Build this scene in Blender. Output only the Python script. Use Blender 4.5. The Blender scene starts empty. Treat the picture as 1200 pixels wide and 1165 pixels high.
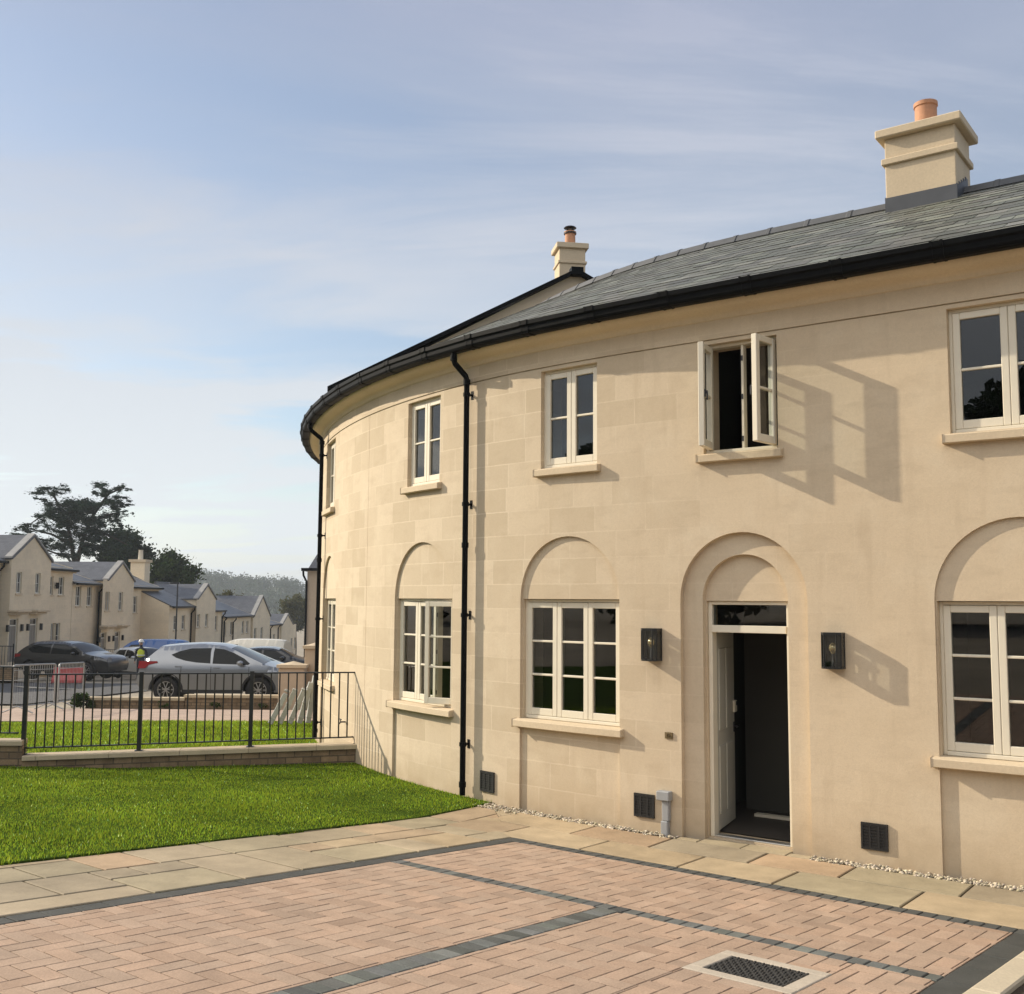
import bpy, bmesh, math, random
import numpy as np
from mathutils import Vector, Matrix
from mathutils.geometry import delaunay_2d_cdt
R = math.radians
random.seed(7); rng = np.random.default_rng(7)
S = bpy.context.scene
COL = S.collection
H_EYE = 2.25

# ------------------------------------------------------------------ helpers
class MB:
    """collects faces, builds ONE mesh object"""
    def __init__(s): s.v=[]; s.f=[]; s.uv=[]; s.m=[]; s.c=[]; s.sm=[]
    def face(s, pts, uv=None, mat=0, col=None, smooth=False):
        b=len(s.v); s.v+= [tuple(p) for p in pts]; s.f.append(tuple(range(b,b+len(pts))))
        s.uv.append(uv if uv else [(p[0],p[2]) for p in pts]); s.m.append(mat); s.c.append(col if col else (1,1,1)); s.sm.append(smooth)
    def grid(s, rows, mat=0, close=False, smooth=True, uvs=None, cap=False):
        """shared-vertex grid: rows of equal length"""
        b=len(s.v); n=len(rows[0])
        for r in rows: s.v += [tuple(p) for p in r]
        for i in range(len(rows)-1):
            for j in range(n if close else n-1):
                k=(j+1)%n
                s.f.append((b+i*n+j,b+i*n+k,b+(i+1)*n+k,b+(i+1)*n+j))
                s.uv.append([uvs[i][j],uvs[i][k],uvs[i+1][k],uvs[i+1][j]] if uvs else [(0,0)]*4)
                s.m.append(mat); s.c.append((1,1,1)); s.sm.append(smooth)
        if cap:
            for r in (rows[0], rows[-1]): s.face(r, mat=mat)
    def box(s, lo, hi, M=None, mat=0, col=None):
        x0,y0,z0=lo; x1,y1,z1=hi
        P=[Vector(p) for p in ((x0,y0,z0),(x1,y0,z0),(x1,y1,z0),(x0,y1,z0),(x0,y0,z1),(x1,y0,z1),(x1,y1,z1),(x0,y1,z1))]
        if M is not None: P=[M@p for p in P]
        L=[(0,0)]*4
        for q,ax in (((0,3,2,1),(0,1)),((4,5,6,7),(0,1)),((0,1,5,4),(0,2)),((1,2,6,5),(1,2)),((2,3,7,6),(0,2)),((3,0,4,7),(1,2))):
            raw=((x0,y0,z0),(x1,y0,z0),(x1,y1,z0),(x0,y1,z0),(x0,y0,z1),(x1,y0,z1),(x1,y1,z1),(x0,y1,z1))
            s.face([P[i] for i in q], uv=[(raw[i][ax[0]],raw[i][ax[1]]) for i in q], mat=mat, col=col)
    def tube(s, path, r, n=8, mat=0, cap=True):
        path=[Vector(p) for p in path]; rows=[]
        for i,p in enumerate(path):
            d=(path[min(i+1,len(path)-1)]-path[max(i-1,0)]).normalized()
            a=d.orthogonal().normalized() if abs(d.z)>.9 else d.cross(Vector((0,0,1))).normalized()
            if i==0: a0=a
            else:
                a=(a0-d*a0.dot(d)).normalized(); a0=a
            b=d.cross(a); rr=r[i] if isinstance(r,(list,tuple)) else r
            rows.append([p+(a*math.cos(t)+b*math.sin(t))*rr for t in [2*math.pi*k/n for k in range(n)]])
        s.grid(rows, mat=mat, close=True, cap=cap)
    def lathe(s, prof, c=(0,0,0), n=16, axis='z', mat=0, M=None):
        rows=[]
        for r,h in prof:
            row=[]
            for k in range(n):
                t=2*math.pi*k/n; a,b=r*math.cos(t),r*math.sin(t)
                p=Vector((a,b,h)) if axis=='z' else (Vector((a,h,b)) if axis=='y' else Vector((h,a,b)))
                p=p+Vector(c)
                row.append(M@p if M is not None else p)
            rows.append(row)
        s.grid(rows, mat=mat, close=True)
    def build(s, name, mats, parent=None, bevel=0, weld=False, sharp=None, seg=1):
        me=bpy.data.meshes.new(name); me.from_pydata(s.v,[],s.f)
        mats = mats if isinstance(mats,(list,tuple)) else [mats]
        for m in mats: me.materials.append(m)
        uvl=me.uv_layers.new(name='UVMap'); flat=[c for u in s.uv for p in u for c in p]
        if len(flat)==2*len(uvl.data): uvl.data.foreach_set('uv',flat)
        me.polygons.foreach_set('material_index',s.m); me.polygons.foreach_set('use_smooth',s.sm)
        ca=me.attributes.new('tint','FLOAT_COLOR','CORNER')
        ca.data.foreach_set('color',[x for f,c in zip(s.f,s.c) for _ in f for x in (c[0],c[1],c[2],1)])
        me.update()
        if weld:
            bm=bmesh.new(); bm.from_mesh(me); bmesh.ops.remove_doubles(bm,verts=bm.verts,dist=.0008)
            bmesh.ops.recalc_face_normals(bm,faces=bm.faces); bm.to_mesh(me); bm.free()
        if sharp is not None:
            me.polygons.foreach_set('use_smooth',[True]*len(me.polygons)); me.set_sharp_from_angle(angle=R(sharp))
        o=bpy.data.objects.new(name,me); COL.objects.link(o)
        if parent is not None: o.parent=parent
        if bevel:
            if not weld:
                w=o.modifiers.new('weld','WELD'); w.merge_threshold=.0005
            b=o.modifiers.new('bevel','BEVEL'); b.width=bevel; b.segments=seg; b.limit_method='ANGLE'; b.angle_limit=R(40)
        return o

def np_mesh(name, V, F, mat, parent=None, tint=None, smooth=False):
    """V (n,3); F (m,k) all same arity"""
    me=bpy.data.meshes.new(name); V=np.asarray(V,dtype=np.float32); F=np.asarray(F,dtype=np.int32)
    me.vertices.add(len(V)); me.vertices.foreach_set('co',V.ravel())
    m,k=F.shape
    me.loops.add(m*k); me.loops.foreach_set('vertex_index',F.ravel())
    me.polygons.add(m); me.polygons.foreach_set('loop_start',np.arange(0,m*k,k,dtype=np.int32))
    if smooth: me.polygons.foreach_set('use_smooth',np.ones(m,dtype=bool))
    me.update(calc_edges=True); me.validate()
    if tint is not None:
        a=me.attributes.new('tint','FLOAT_COLOR','POINT'); a.data.foreach_set('color',np.c_[tint,np.ones(len(tint))].astype(np.float32).ravel())
    me.materials.append(mat)
    o=bpy.data.objects.new(name,me); COL.objects.link(o)
    if parent is not None: o.parent=parent
    return o

def thing(name, label, cat, group=None):
    o=bpy.data.objects.new(name,None); COL.objects.link(o); o.empty_display_size=.3
    return tag(o,label,cat,group)
def tag(o,label,cat,group=None,kind=None):
    if label: o['label']=label
    if cat: o['category']=cat
    if group: o['group']=group
    if kind: o['kind']=kind
    return o
def place(root, loc):
    """move a thing's origin to its base, keeping its parts where they are"""
    root.location=loc
    for c in root.children: c.matrix_parent_inverse=Matrix.Translation(-Vector(loc))
def copy_tree(o, parent=None):
    c=o.copy(); COL.objects.link(c)
    if parent is not None: c.parent=parent
    for ch in list(o.children): copy_tree(ch,c)
    return c

# ------------------------------------------------------------------ materials
def mat(name, color=(.5,.5,.5), rough=.7, metal=0, spec=.5, tint=False, noise=None, bump=None, coat=0):
    """noise=(scale, amount, detail) value variation; bump=(scale, strength)"""
    m=bpy.data.materials.new(name); m.use_nodes=True; nt=m.node_tree; N=nt.nodes; L=nt.links
    b=N['Principled BSDF']; b.inputs['Roughness'].default_value=rough; b.inputs['Metallic'].default_value=metal
    b.inputs['Specular IOR Level'].default_value=spec; b.inputs['Coat Weight'].default_value=coat
    b.inputs['Base Color'].default_value=(*color,1)
    out=None
    rgb=N.new('ShaderNodeRGB'); rgb.outputs[0].default_value=(*color,1); out=rgb.outputs[0]
    tc=N.new('ShaderNodeTexCoord')
    if tint:
        a=N.new('ShaderNodeAttribute'); a.attribute_name='tint'
        mx=N.new('ShaderNodeMix'); mx.data_type='RGBA'; mx.blend_type='MULTIPLY'; mx.inputs[0].default_value=1
        L.new(out,mx.inputs[6]); L.new(a.outputs['Color'],mx.inputs[7]); out=mx.outputs[2]
    if noise:
        for sc,am,de in (noise if isinstance(noise,list) else [noise]):
            n=N.new('ShaderNodeTexNoise'); n.inputs['Scale'].default_value=sc; n.inputs['Detail'].default_value=de
            L.new(tc.outputs['Object'],n.inputs['Vector'])
            mr=N.new('ShaderNodeMapRange'); mr.inputs[1].default_value=.25; mr.inputs[2].default_value=.75
            mr.inputs[3].default_value=1-am; mr.inputs[4].default_value=1+am; L.new(n.outputs['Fac'],mr.inputs[0])
            mx=N.new('ShaderNodeMix'); mx.data_type='RGBA'; mx.blend_type='MULTIPLY'; mx.inputs[0].default_value=1
            L.new(out,mx.inputs[6]); L.new(mr.outputs[0],mx.inputs[7]); out=mx.outputs[2]
    L.new(out,b.inputs['Base Color'])
    if bump:
        n=N.new('ShaderNodeTexNoise'); n.inputs['Scale'].default_value=bump[0]; n.inputs['Detail'].default_value=6
        L.new(tc.outputs['Object'],n.inputs['Vector'])
        bp=N.new('ShaderNodeBump'); bp.inputs['Strength'].default_value=bump[1]; bp.inputs['Distance'].default_value=.01
        L.new(n.outputs['Fac'],bp.inputs['Height']); L.new(bp.outputs['Normal'],b.inputs['Normal'])
    return m

def brick_mat(name, c1, c2, mortar, w, h, ms, rough=.85, noise_amt=.12, bump=.3, offs=.5, nscale=3, mix=1.0):
    """brick pattern in UV metres"""
    m=mat(name,c1,rough); nt=m.node_tree; N=nt.nodes; L=nt.links; b=N['Principled BSDF']
    uv=N.new('ShaderNodeUVMap'); uv.uv_map='UVMap'
    br=N.new('ShaderNodeTexBrick'); br.offset=offs; br.inputs['Scale'].default_value=1
    br.inputs['Color1'].default_value=(*c1,1); br.inputs['Color2'].default_value=(*c2,1); br.inputs['Mortar'].default_value=(*mortar,1)
    br.inputs['Brick Width'].default_value=w; br.inputs['Row Height'].default_value=h; br.inputs['Mortar Size'].default_value=ms
    br.inputs['Mortar Smooth'].default_value=.3
    tc=N.new('ShaderNodeTexCoord')
    L.new(uv.outputs['UV'],br.inputs['Vector'])
    out=br.outputs['Color']
    for sc,am in ((nscale,noise_amt),(nscale*12,noise_amt*.6)):
        n=N.new('ShaderNodeTexNoise'); n.inputs['Scale'].default_value=sc; n.inputs['Detail'].default_value=5
        L.new(tc.outputs['Object'],n.inputs['Vector'])
        mr=N.new('ShaderNodeMapRange'); mr.inputs[1].default_value=.3; mr.inputs[2].default_value=.7
        mr.inputs[3].default_value=1-am; mr.inputs[4].default_value=1+am; L.new(n.outputs['Fac'],mr.inputs[0])
        mx=N.new('ShaderNodeMix'); mx.data_type='RGBA'; mx.blend_type='MULTIPLY'; mx.inputs[0].default_value=1
        L.new(out,mx.inputs[6]); L.new(mr.outputs[0],mx.inputs[7]); out=mx.outputs[2]
    L.new(out,b.inputs['Base Color'])
    if bump:
        bp=N.new('ShaderNodeBump'); bp.inputs['Strength'].default_value=bump; bp.inputs['Distance'].default_value=.008; bp.invert=True
        L.new(br.outputs['Fac'],bp.inputs['Height']); L.new(bp.outputs['Normal'],b.inputs['Normal'])
    return m

def ashlar_mat():
    m=mat('ashlar_stone',(.6,.5,.35),.9,spec=.2); nt=m.node_tree; N=nt.nodes; L=nt.links; b=N['Principled BSDF']
    uv=N.new('ShaderNodeUVMap'); uv.uv_map='UVMap'; tc=N.new('ShaderNodeTexCoord')
    # slightly wavering joints
    nz=N.new('ShaderNodeTexNoise'); nz.inputs['Scale'].default_value=9; nz.inputs['Detail'].default_value=3; L.new(uv.outputs['UV'],nz.inputs['Vector'])
    sub=N.new('ShaderNodeVectorMath'); sub.operation='MULTIPLY_ADD'; sub.inputs[1].default_value=(.012,.012,0)
    L.new(nz.outputs['Color'],sub.inputs[0]); L.new(uv.outputs['UV'],sub.inputs[2])
    br=N.new('ShaderNodeTexBrick'); br.offset=.43; br.squash=.8; br.squash_frequency=3
    br.inputs['Color1'].default_value=(.63,.53,.395,1); br.inputs['Color2'].default_value=(.475,.39,.275,1); br.inputs['Mortar'].default_value=(.655,.56,.425,1)
    br.inputs['Scale'].default_value=1; br.inputs['Brick Width'].default_value=.62; br.inputs['Row Height'].default_value=.272
    br.inputs['Mortar Size'].default_value=.008; br.inputs['Mortar Smooth'].default_value=.6; br.inputs['Bias'].default_value=-.1
    L.new(sub.outputs[0],br.inputs['Vector'])
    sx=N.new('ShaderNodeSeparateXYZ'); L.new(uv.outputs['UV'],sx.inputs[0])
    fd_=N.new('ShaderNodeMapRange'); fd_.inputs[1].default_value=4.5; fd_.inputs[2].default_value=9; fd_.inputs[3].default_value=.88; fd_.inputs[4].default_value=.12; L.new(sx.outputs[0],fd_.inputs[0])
    mb_=N.new('ShaderNodeMix'); mb_.data_type='RGBA'; L.new(fd_.outputs[0],mb_.inputs[0]); L.new(br.outputs['Color'],mb_.inputs[6]); mb_.inputs[7].default_value=(.64,.52,.367,1)  # stone graded plainer and paler rightwards; colour partly makes up for weaker sun there
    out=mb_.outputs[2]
    def layer(scale,lo,hi,am,det,mp=(1,1,1),col=None):
        nonlocal out
        n=N.new('ShaderNodeTexNoise'); n.inputs['Scale'].default_value=scale; n.inputs['Detail'].default_value=det
        mpn=N.new('ShaderNodeMapping'); mpn.inputs['Scale'].default_value=mp; L.new(tc.outputs['Object'],mpn.inputs['Vector']); L.new(mpn.outputs[0],n.inputs['Vector'])
        mr=N.new('ShaderNodeMapRange'); mr.inputs[1].default_value=lo; mr.inputs[2].default_value=hi; mr.inputs[3].default_value=0; mr.inputs[4].default_value=am
        L.new(n.outputs['Fac'],mr.inputs[0])
        mx=N.new('ShaderNodeMix'); mx.data_type='RGBA'; mx.blend_type='MIX'
        L.new(mr.outputs[0],mx.inputs[0]); L.new(out,mx.inputs[6]); mx.inputs[7].default_value=(*col,1); out=mx.outputs[2]
    layer(.8,.45,.75,.3,4,col=(.56,.455,.33))
    layer(2.6,.52,.74,.4,5,col=(.68,.585,.44))
    layer(3.2,.52,.72,.3,6,(1,1,2.6),col=(.45,.355,.245))
    layer(34,.4,.8,.16,3,col=(.42,.34,.24))
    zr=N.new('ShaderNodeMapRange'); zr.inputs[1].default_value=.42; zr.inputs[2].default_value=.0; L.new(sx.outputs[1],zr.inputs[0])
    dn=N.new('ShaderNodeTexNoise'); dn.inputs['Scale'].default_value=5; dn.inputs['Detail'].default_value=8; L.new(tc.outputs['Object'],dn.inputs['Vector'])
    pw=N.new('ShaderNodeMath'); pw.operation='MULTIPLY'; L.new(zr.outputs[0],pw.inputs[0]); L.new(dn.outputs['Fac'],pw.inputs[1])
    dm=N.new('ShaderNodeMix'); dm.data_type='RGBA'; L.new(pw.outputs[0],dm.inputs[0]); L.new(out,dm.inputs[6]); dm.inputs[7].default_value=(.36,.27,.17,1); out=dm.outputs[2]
    layer(95,.42,.75,.2,2,col=(.40,.32,.22)); layer(5,.56,.74,.4,8,(1.6,1.6,.25),col=(.49,.39,.27))
    L.new(out,b.inputs['Base Color'])
    n=N.new('ShaderNodeTexNoise'); n.inputs['Scale'].default_value=60; n.inputs['Detail'].default_value=5; L.new(tc.outputs['Object'],n.inputs['Vector'])
    bp=N.new('ShaderNodeBump'); bp.inputs['Strength'].default_value=.12; bp.inputs['Distance'].default_value=.01; L.new(n.outputs['Fac'],bp.inputs['Height'])
    n2=N.new('ShaderNodeTexNoise'); n2.inputs['Scale'].default_value=1.7; n2.inputs['Detail'].default_value=2; L.new(tc.outputs['Object'],n2.inputs['Vector'])
    bp2=N.new('ShaderNodeBump'); bp2.inputs['Strength'].default_value=.22; bp2.inputs['Distance'].default_value=.03; L.new(n2.outputs['Fac'],bp2.inputs['Height'])
    L.new(bp2.outputs['Normal'],bp.inputs['Normal']); L.new(bp.outputs['Normal'],b.inputs['Normal'])
    return m

def glass_mat(name, tintc=(.85,.9,.9), ior=1.5, rough=.0, base=.0):
    m=bpy.data.materials.new(name); m.use_nodes=True; nt=m.node_tree; N=nt.nodes; L=nt.links
    for n in list(N): N.remove(n)
    o=N.new('ShaderNodeOutputMaterial'); t=N.new('ShaderNodeBsdfTransparent'); t.inputs[0].default_value=(*tintc,1)
    g=N.new('ShaderNodeBsdfGlossy'); g.inputs['Roughness'].default_value=rough; g.inputs['Color'].default_value=(1,1,1,1)
    f=N.new('ShaderNodeFresnel'); f.inputs[0].default_value=ior
    ad=N.new('ShaderNodeMath'); ad.operation='ADD'; ad.use_clamp=True; ad.inputs[1].default_value=base; L.new(f.outputs[0],ad.inputs[0])
    # pane unevenness
    tc=N.new('ShaderNodeTexCoord'); nz=N.new('ShaderNodeTexNoise'); nz.inputs['Scale'].default_value=2.5; L.new(tc.outputs['Object'],nz.inputs['Vector'])
    bp=N.new('ShaderNodeBump'); bp.inputs['Strength'].default_value=.015; bp.inputs['Distance'].default_value=.02; L.new(nz.outputs['Fac'],bp.inputs['Height']); L.new(bp.outputs[0],g.inputs['Normal'])
    mx=N.new('ShaderNodeMixShader'); L.new(ad.outputs[0],mx.inputs[0]); L.new(t.outputs[0],mx.inputs[1]); L.new(g.outputs[0],mx.inputs[2]); L.new(mx.outputs[0],o.inputs[0])
    return m

def leaf_mat(name,color,trans=.3,rough=.6):
    m=bpy.data.materials.new(name); m.use_nodes=True; nt=m.node_tree; N=nt.nodes; L=nt.links
    b=N['Principled BSDF']; b.inputs['Roughness'].default_value=rough; b.inputs['Specular IOR Level'].default_value=.0
    a=N.new('ShaderNodeAttribute'); a.attribute_name='tint'
    mx=N.new('ShaderNodeMix'); mx.data_type='RGBA'; mx.blend_type='MULTIPLY'; mx.inputs[0].default_value=1; mx.inputs[6].default_value=(*color,1)
    L.new(a.outputs['Color'],mx.inputs[7]); L.new(mx.outputs[2],b.inputs['Base Color'])
    t=N.new('ShaderNodeBsdfTranslucent'); L.new(mx.outputs[2],t.inputs['Color'])
    ms=N.new('ShaderNodeMixShader'); ms.inputs[0].default_value=trans
    L.new(b.outputs[0],ms.inputs[1]); L.new(t.outputs[0],ms.inputs[2]); L.new(ms.outputs[0],N['Material Output'].inputs[0])
    return m

M={}
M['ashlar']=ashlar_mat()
M['stone']=mat('dressed_stone',(.58,.475,.335),.85,spec=.25,noise=[(2.5,.07,5),(40,.06,4)],bump=(70,.12))
M['cornice']=mat('cornice_stone',(.67,.555,.40),.85,spec=.25,noise=[(1.2,.08,5),(40,.05,4)],bump=(60,.1))
M['paint']=mat('cream_window_paint',(.73,.67,.54),.35,noise=(6,.03,3))
M['doorpaint']=mat('pale_door_paint',(.62,.60,.52),.4,noise=(6,.03,3))
M['glass']=glass_mat('window_glass',(.78,.83,.82),1.5,.0,.03)
M['blackmetal']=mat('black_painted_metal',(.012,.013,.014),.38,noise=(20,.2,3))
M['gutter']=mat('black_gutter',(.005,.0055,.006),.45,spec=.06,noise=(8,.25,4))
M['lead']=mat('lead_flashing',(.075,.08,.09),.55,noise=[(3,.2,5)],metal=.3)
M['terracotta']=mat('terracotta',(.47,.235,.13),.75,noise=[(6,.1,4),(30,.08,3)])
M['slate']=mat('roof_slate',(.135,.137,.119),.55,tint=True,noise=[(9,.14,5),(60,.1,4)],bump=(60,.25),spec=.5)
M['ridge']=mat('ridge_tile',(.085,.088,.092),.6,noise=(8,.15,4))
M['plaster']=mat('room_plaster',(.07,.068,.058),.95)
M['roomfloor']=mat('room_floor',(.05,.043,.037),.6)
M['steel']=mat('brushed_steel',(.55,.55,.53),.35,metal=.9)
M['darksteel']=mat('dark_iron',(.05,.05,.055),.5,metal=.6)
M['iron']=mat('cover_iron',(.016,.016,.016),.7); M['studs']=mat('worn_studs',(.055,.053,.05),.6,noise=(40,.3,3))
M['brass']=mat('aged_brass',(.24,.18,.10),.4,metal=.6)
M['vent']=mat('black_plastic',(.009,.009,.010),.55)
M['greyplastic']=mat('grey_plastic',(.30,.31,.32),.5,noise=(10,.06,3))
M['block']=mat('paving_block',(.41,.295,.215),.9,spec=.25,tint=True,noise=[(5,.12,5),(90,.16,4)],bump=(120,.35))
M['block_dark']=mat('charcoal_block',(.135,.140,.130),.85,spec=.3,tint=True,noise=[(6,.18,5),(90,.15,4)],bump=(120,.35))
M['joint']=mat('joint_sand',(.022,.015,.010),1,noise=(60,.3,4))
M['slab']=mat('sandstone_slab',(.39,.32,.22),.8,spec=.2,tint=True,noise=[(1.3,.18,6),(4.5,.14,7),(60,.08,4)],bump=(14,.35))
M['kerb']=mat('pale_kerb',(.52,.45,.33),.85,noise=[(3,.1,5),(60,.1,4)],bump=(60,.2))
M['concrete']=mat('pale_concrete',(.46,.40,.32),.9,noise=[(6,.12,5),(70,.1,4)],bump=(70,.3))
M['soil']=mat('dark_soil',(.05,.035,.022),1,noise=[(8,.4,6),(50,.4,4)],bump=(30,1.0))
M['lawnsoil']=mat('lawn_base',(.045,.075,.012),1,spec=0,noise=[(2.2,.35,5),(35,.4,4)],bump=(40,.8))
M['grass']=leaf_mat('grass_blade',(.225,.35,.032),.5,.8)
M['asphalt']=mat('asphalt',(.065,.065,.066),.9,noise=[(1.1,.15,5),(120,.25,3)],bump=(160,.4))
M['farpave']=brick_mat('far_pink_paving',(.44,.33,.25),(.38,.28,.22),(.2,.15,.11),.23,.12,.006,noise_amt=.12,bump=.2)
M['footway']=mat('pale_footway',(.42,.38,.30),.9,noise=[(2,.12,5),(40,.1,4)])
M['earth']=mat('rough_ground',(.27,.23,.17),1,noise=[(.5,.3,6),(6,.25,5)])
M['brick']=brick_mat('tan_wall_brick',(.165,.112,.066),(.265,.182,.105),(.105,.08,.052),.235,.085,.009,noise_amt=.22,bump=.8,nscale=6)
M['coping']=mat('coping_stone',(.46,.38,.26),.85,noise=[(3,.12,5),(50,.08,4)],bump=(50,.25))
M['farwall']=brick_mat('far_house_stone',(.74,.625,.45),(.69,.585,.425),(.76,.65,.475),.7,.27,.006,noise_amt=.07,bump=0,nscale=.6)
M['farwall2']=mat('pinkish_render',(.47,.37,.27),.9,noise=[(.7,.08,4),(9,.05,4)])
M['farslate']=brick_mat('far_slate',(.085,.09,.10),(.115,.12,.13),(.05,.05,.055),.3,.22,.008,rough=.5,noise_amt=.15,bump=.4,nscale=1)
M['farcoping']=mat('weathered_coping',(.33,.32,.30),.8,noise=(2,.15,4))
M['farpaint']=mat('far_window_paint',(.66,.63,.55),.5)
M['pane']=mat('far_window_pane',(.012,.014,.016),.06,spec=.8)
M['fardoor']=mat('grey_door',(.22,.20,.17),.5)
M['bark']=mat('bark',(.03,.025,.02),1,noise=(3,.3,5),bump=(12,.8))

# ------------------------------------------------------------------ plan of the curved front (s runs from right to left, off is outward)
DS=.05; S0,S1=-7.0,23.0
_s=np.arange(S0,S1+DS/2,DS); _k=np.interp(_s,[0,5.5,8.5,16,23],[0,0,.0993,.0507,.06])
_h=2.5093; i0=int(round(-S0/DS))
_th=np.concatenate([[0],np.cumsum((_k[1:]+_k[:-1])/2*DS)]); _th=_h-(_th-_th[i0])
_mx=(_th[1:]+_th[:-1])/2
_x=np.concatenate([[0],np.cumsum(np.cos(_mx)*DS)]); _y=np.concatenate([[0],np.cumsum(np.sin(_mx)*DS)])
_x+=6.8434-_x[i0]; _y+=6.7439-_y[i0]
def head(s): return float(np.interp(s,_s,_th))
def W(s,off=0.,z=0.):
    th=head(s); x=float(np.interp(s,_s,_x)); y=float(np.interp(s,_s,_y))
    return Vector((x-off*math.sin(th), y+off*math.cos(th), z))
def frame_at(s):
    """local axes: X to the right along the wall, Y inward, Z up; origin on the wall face"""
    th=head(s); t=Vector((-math.cos(th),-math.sin(th),0)); n=Vector((-math.sin(th),math.cos(th),0)); o=W(s)
    return Matrix(((t.x,-n.x,0,o.x),(t.y,-n.y,0,o.y),(0,0,1,0),(0,0,0,1)))
N0=Vector((-.5906,-.807)); C0=Vector((2.81,9.7)); GR=.068
def zg(x,y):
    d=(x-C0.x)*N0.x+(y-C0.y)*N0.y
    z=GR*max(0.,d-.9)
    w=min(1.,max(0.,(16.5-y)/3.0))
    z=min(z*w,.95)
    z+=float(np.interp(y,[16,50,150,250],[0,-1.46,-7,-10]))
    return z
def zg_np(x,y):
    d=(x-C0.x)*N0.x+(y-C0.y)*N0.y
    z=np.minimum(GR*np.maximum(0,d-.9)*np.clip((16.5-y)/3.,0,1),.95)
    return z+np.interp(y,[16,50,150,250],[0,-1.46,-7,-10])

# ------------------------------------------------------------------ camera
F=1250.; PW,PH=1200.,1165.; PITCH=math.atan((705-582.5)/F); ROLL=R(.39)
X=Vector((1,0,0)); U=Vector((0,-math.sin(PITCH),math.cos(PITCH))); FW=Vector((0,math.cos(PITCH),math.sin(PITCH)))
cr=math.cos(ROLL)*X+math.sin(ROLL)*U*-1; cu=math.sin(ROLL)*X+math.cos(ROLL)*U
cr=math.cos(ROLL)*X+math.sin(ROLL)*U; cu=-math.sin(ROLL)*X+math.cos(ROLL)*U
cam=bpy.data.cameras.new('camera'); co=bpy.data.objects.new('camera',cam); COL.objects.link(co)
co.matrix_world=Matrix(((cr.x,cu.x,-FW.x,0),(cr.y,cu.y,-FW.y,0),(cr.z,cu.z,-FW.z,H_EYE),(0,0,0,1)))
cam.sensor_fit='HORIZONTAL'; cam.sensor_width=36; cam.lens=36*F/PW; cam.clip_start=.05; cam.clip_end=6000
S.camera=co

# ------------------------------------------------------------------ light
AZ,EL=R(112.5),R(26.5)      # direction the light travels (from +y towards +x), elevation
dl=Vector((math.sin(AZ)*math.cos(EL),math.cos(AZ)*math.cos(EL),-math.sin(EL)))
sun=bpy.data.lights.new('sun','SUN'); sun.energy=4.1; sun.angle=R(.5); sun.color=(1,.88,.70)
so=bpy.data.objects.new('sun',sun); COL.objects.link(so); so.rotation_euler=dl.to_track_quat('-Z','Y').to_euler()
wd=bpy.data.worlds.new('World'); S.world=wd; wd.use_nodes=True; nt=wd.node_tree; N=nt.nodes; L=nt.links
bg=N['Background']; sky=N.new('ShaderNodeTexSky'); sky.sky_type='NISHITA'; sky.sun_disc=False; sky.sun_elevation=EL
tosun=-dl; sky.sun_rotation=math.atan2(tosun.x,tosun.y); sky.air_density=1.0; sky.dust_density=0.8; sky.ozone_density=1.0
bg.inputs['Strength'].default_value=.10
geo=N.new('ShaderNodeTexCoord')
# thin cirrus: project the view direction onto a high layer and use streaky noise
sep=N.new('ShaderNodeSeparateXYZ'); L.new(geo.outputs['Generated'],sep.inputs[0])
def math_(op,a,b=None,clamp=False):
    n=N.new('ShaderNodeMath'); n.operation=op; n.use_clamp=clamp
    for i,v in enumerate((a,b)):
        if v is None: continue
        if isinstance(v,(int,float)): n.inputs[i].default_value=v
        else: L.new(v,n.inputs[i])
    return n.outputs[0]
zc=math_('MAXIMUM',sep.outputs[2],0.0); zz=math_('ADD',zc,.12)
px=math_('DIVIDE',sep.outputs[0],zz); py=math_('DIVIDE',sep.outputs[1],zz)
cmb=N.new('ShaderNodeCombineXYZ'); L.new(px,cmb.inputs[0]); L.new(py,cmb.inputs[1])
def cloud(scale,rot,stretch,lo,hi,det,dist=0,seed=(0,0,0),rough=.55):
    mp=N.new('ShaderNodeMapping'); mp.inputs['Rotation'].default_value=(0,0,rot); mp.inputs['Scale'].default_value=(scale*stretch,scale,1); mp.inputs['Location'].default_value=seed
    L.new(cmb.outputs[0],mp.inputs['Vector'])
    n=N.new('ShaderNodeTexNoise'); n.inputs['Scale'].default_value=1; n.inputs['Detail'].default_value=det; n.inputs['Distortion'].default_value=dist; n.inputs['Roughness'].default_value=rough
    L.new(mp.outputs[0],n.inputs['Vector'])
    mr=N.new('ShaderNodeMapRange'); mr.inputs[1].default_value=lo; mr.inputs[2].default_value=hi; mr.inputs[3].default_value=0; mr.inputs[4].default_value=1; mr.interpolation_type='SMOOTHSTEP'
    L.new(n.outputs['Fac'],mr.inputs[0]); return mr.outputs[0]
c1=cloud(.7,R(25),.5,.36,.70,8,.8,(3.1,1.7,0)); c2=cloud(1.9,R(-35),.3,.46,.74,9,1.2,(7.3,2.2,0),.62); c3=cloud(1.5,R(-12),.45,.42,.58,8,.5,(2.3,9.4,0),.55)
veil=math_('ADD',math_('MULTIPLY',c1,.55),math_('MULTIPLY',c2,.42))
low=N.new('ShaderNodeMapRange'); low.inputs[1].default_value=.40; low.inputs[2].default_value=.16; low.inputs[3].default_value=0; low.inputs[4].default_value=1; low.interpolation_type='SMOOTHSTEP'; L.new(sep.outputs[2],low.inputs[0])
lowc=math_('MULTIPLY',low.outputs[0],math_('MULTIPLY',c3,.95))
fac=math_('ADD',math_('ADD',veil,lowc),math_('SUBTRACT',.32,math_('MULTIPLY',low.outputs[0],.16)),True)
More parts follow.
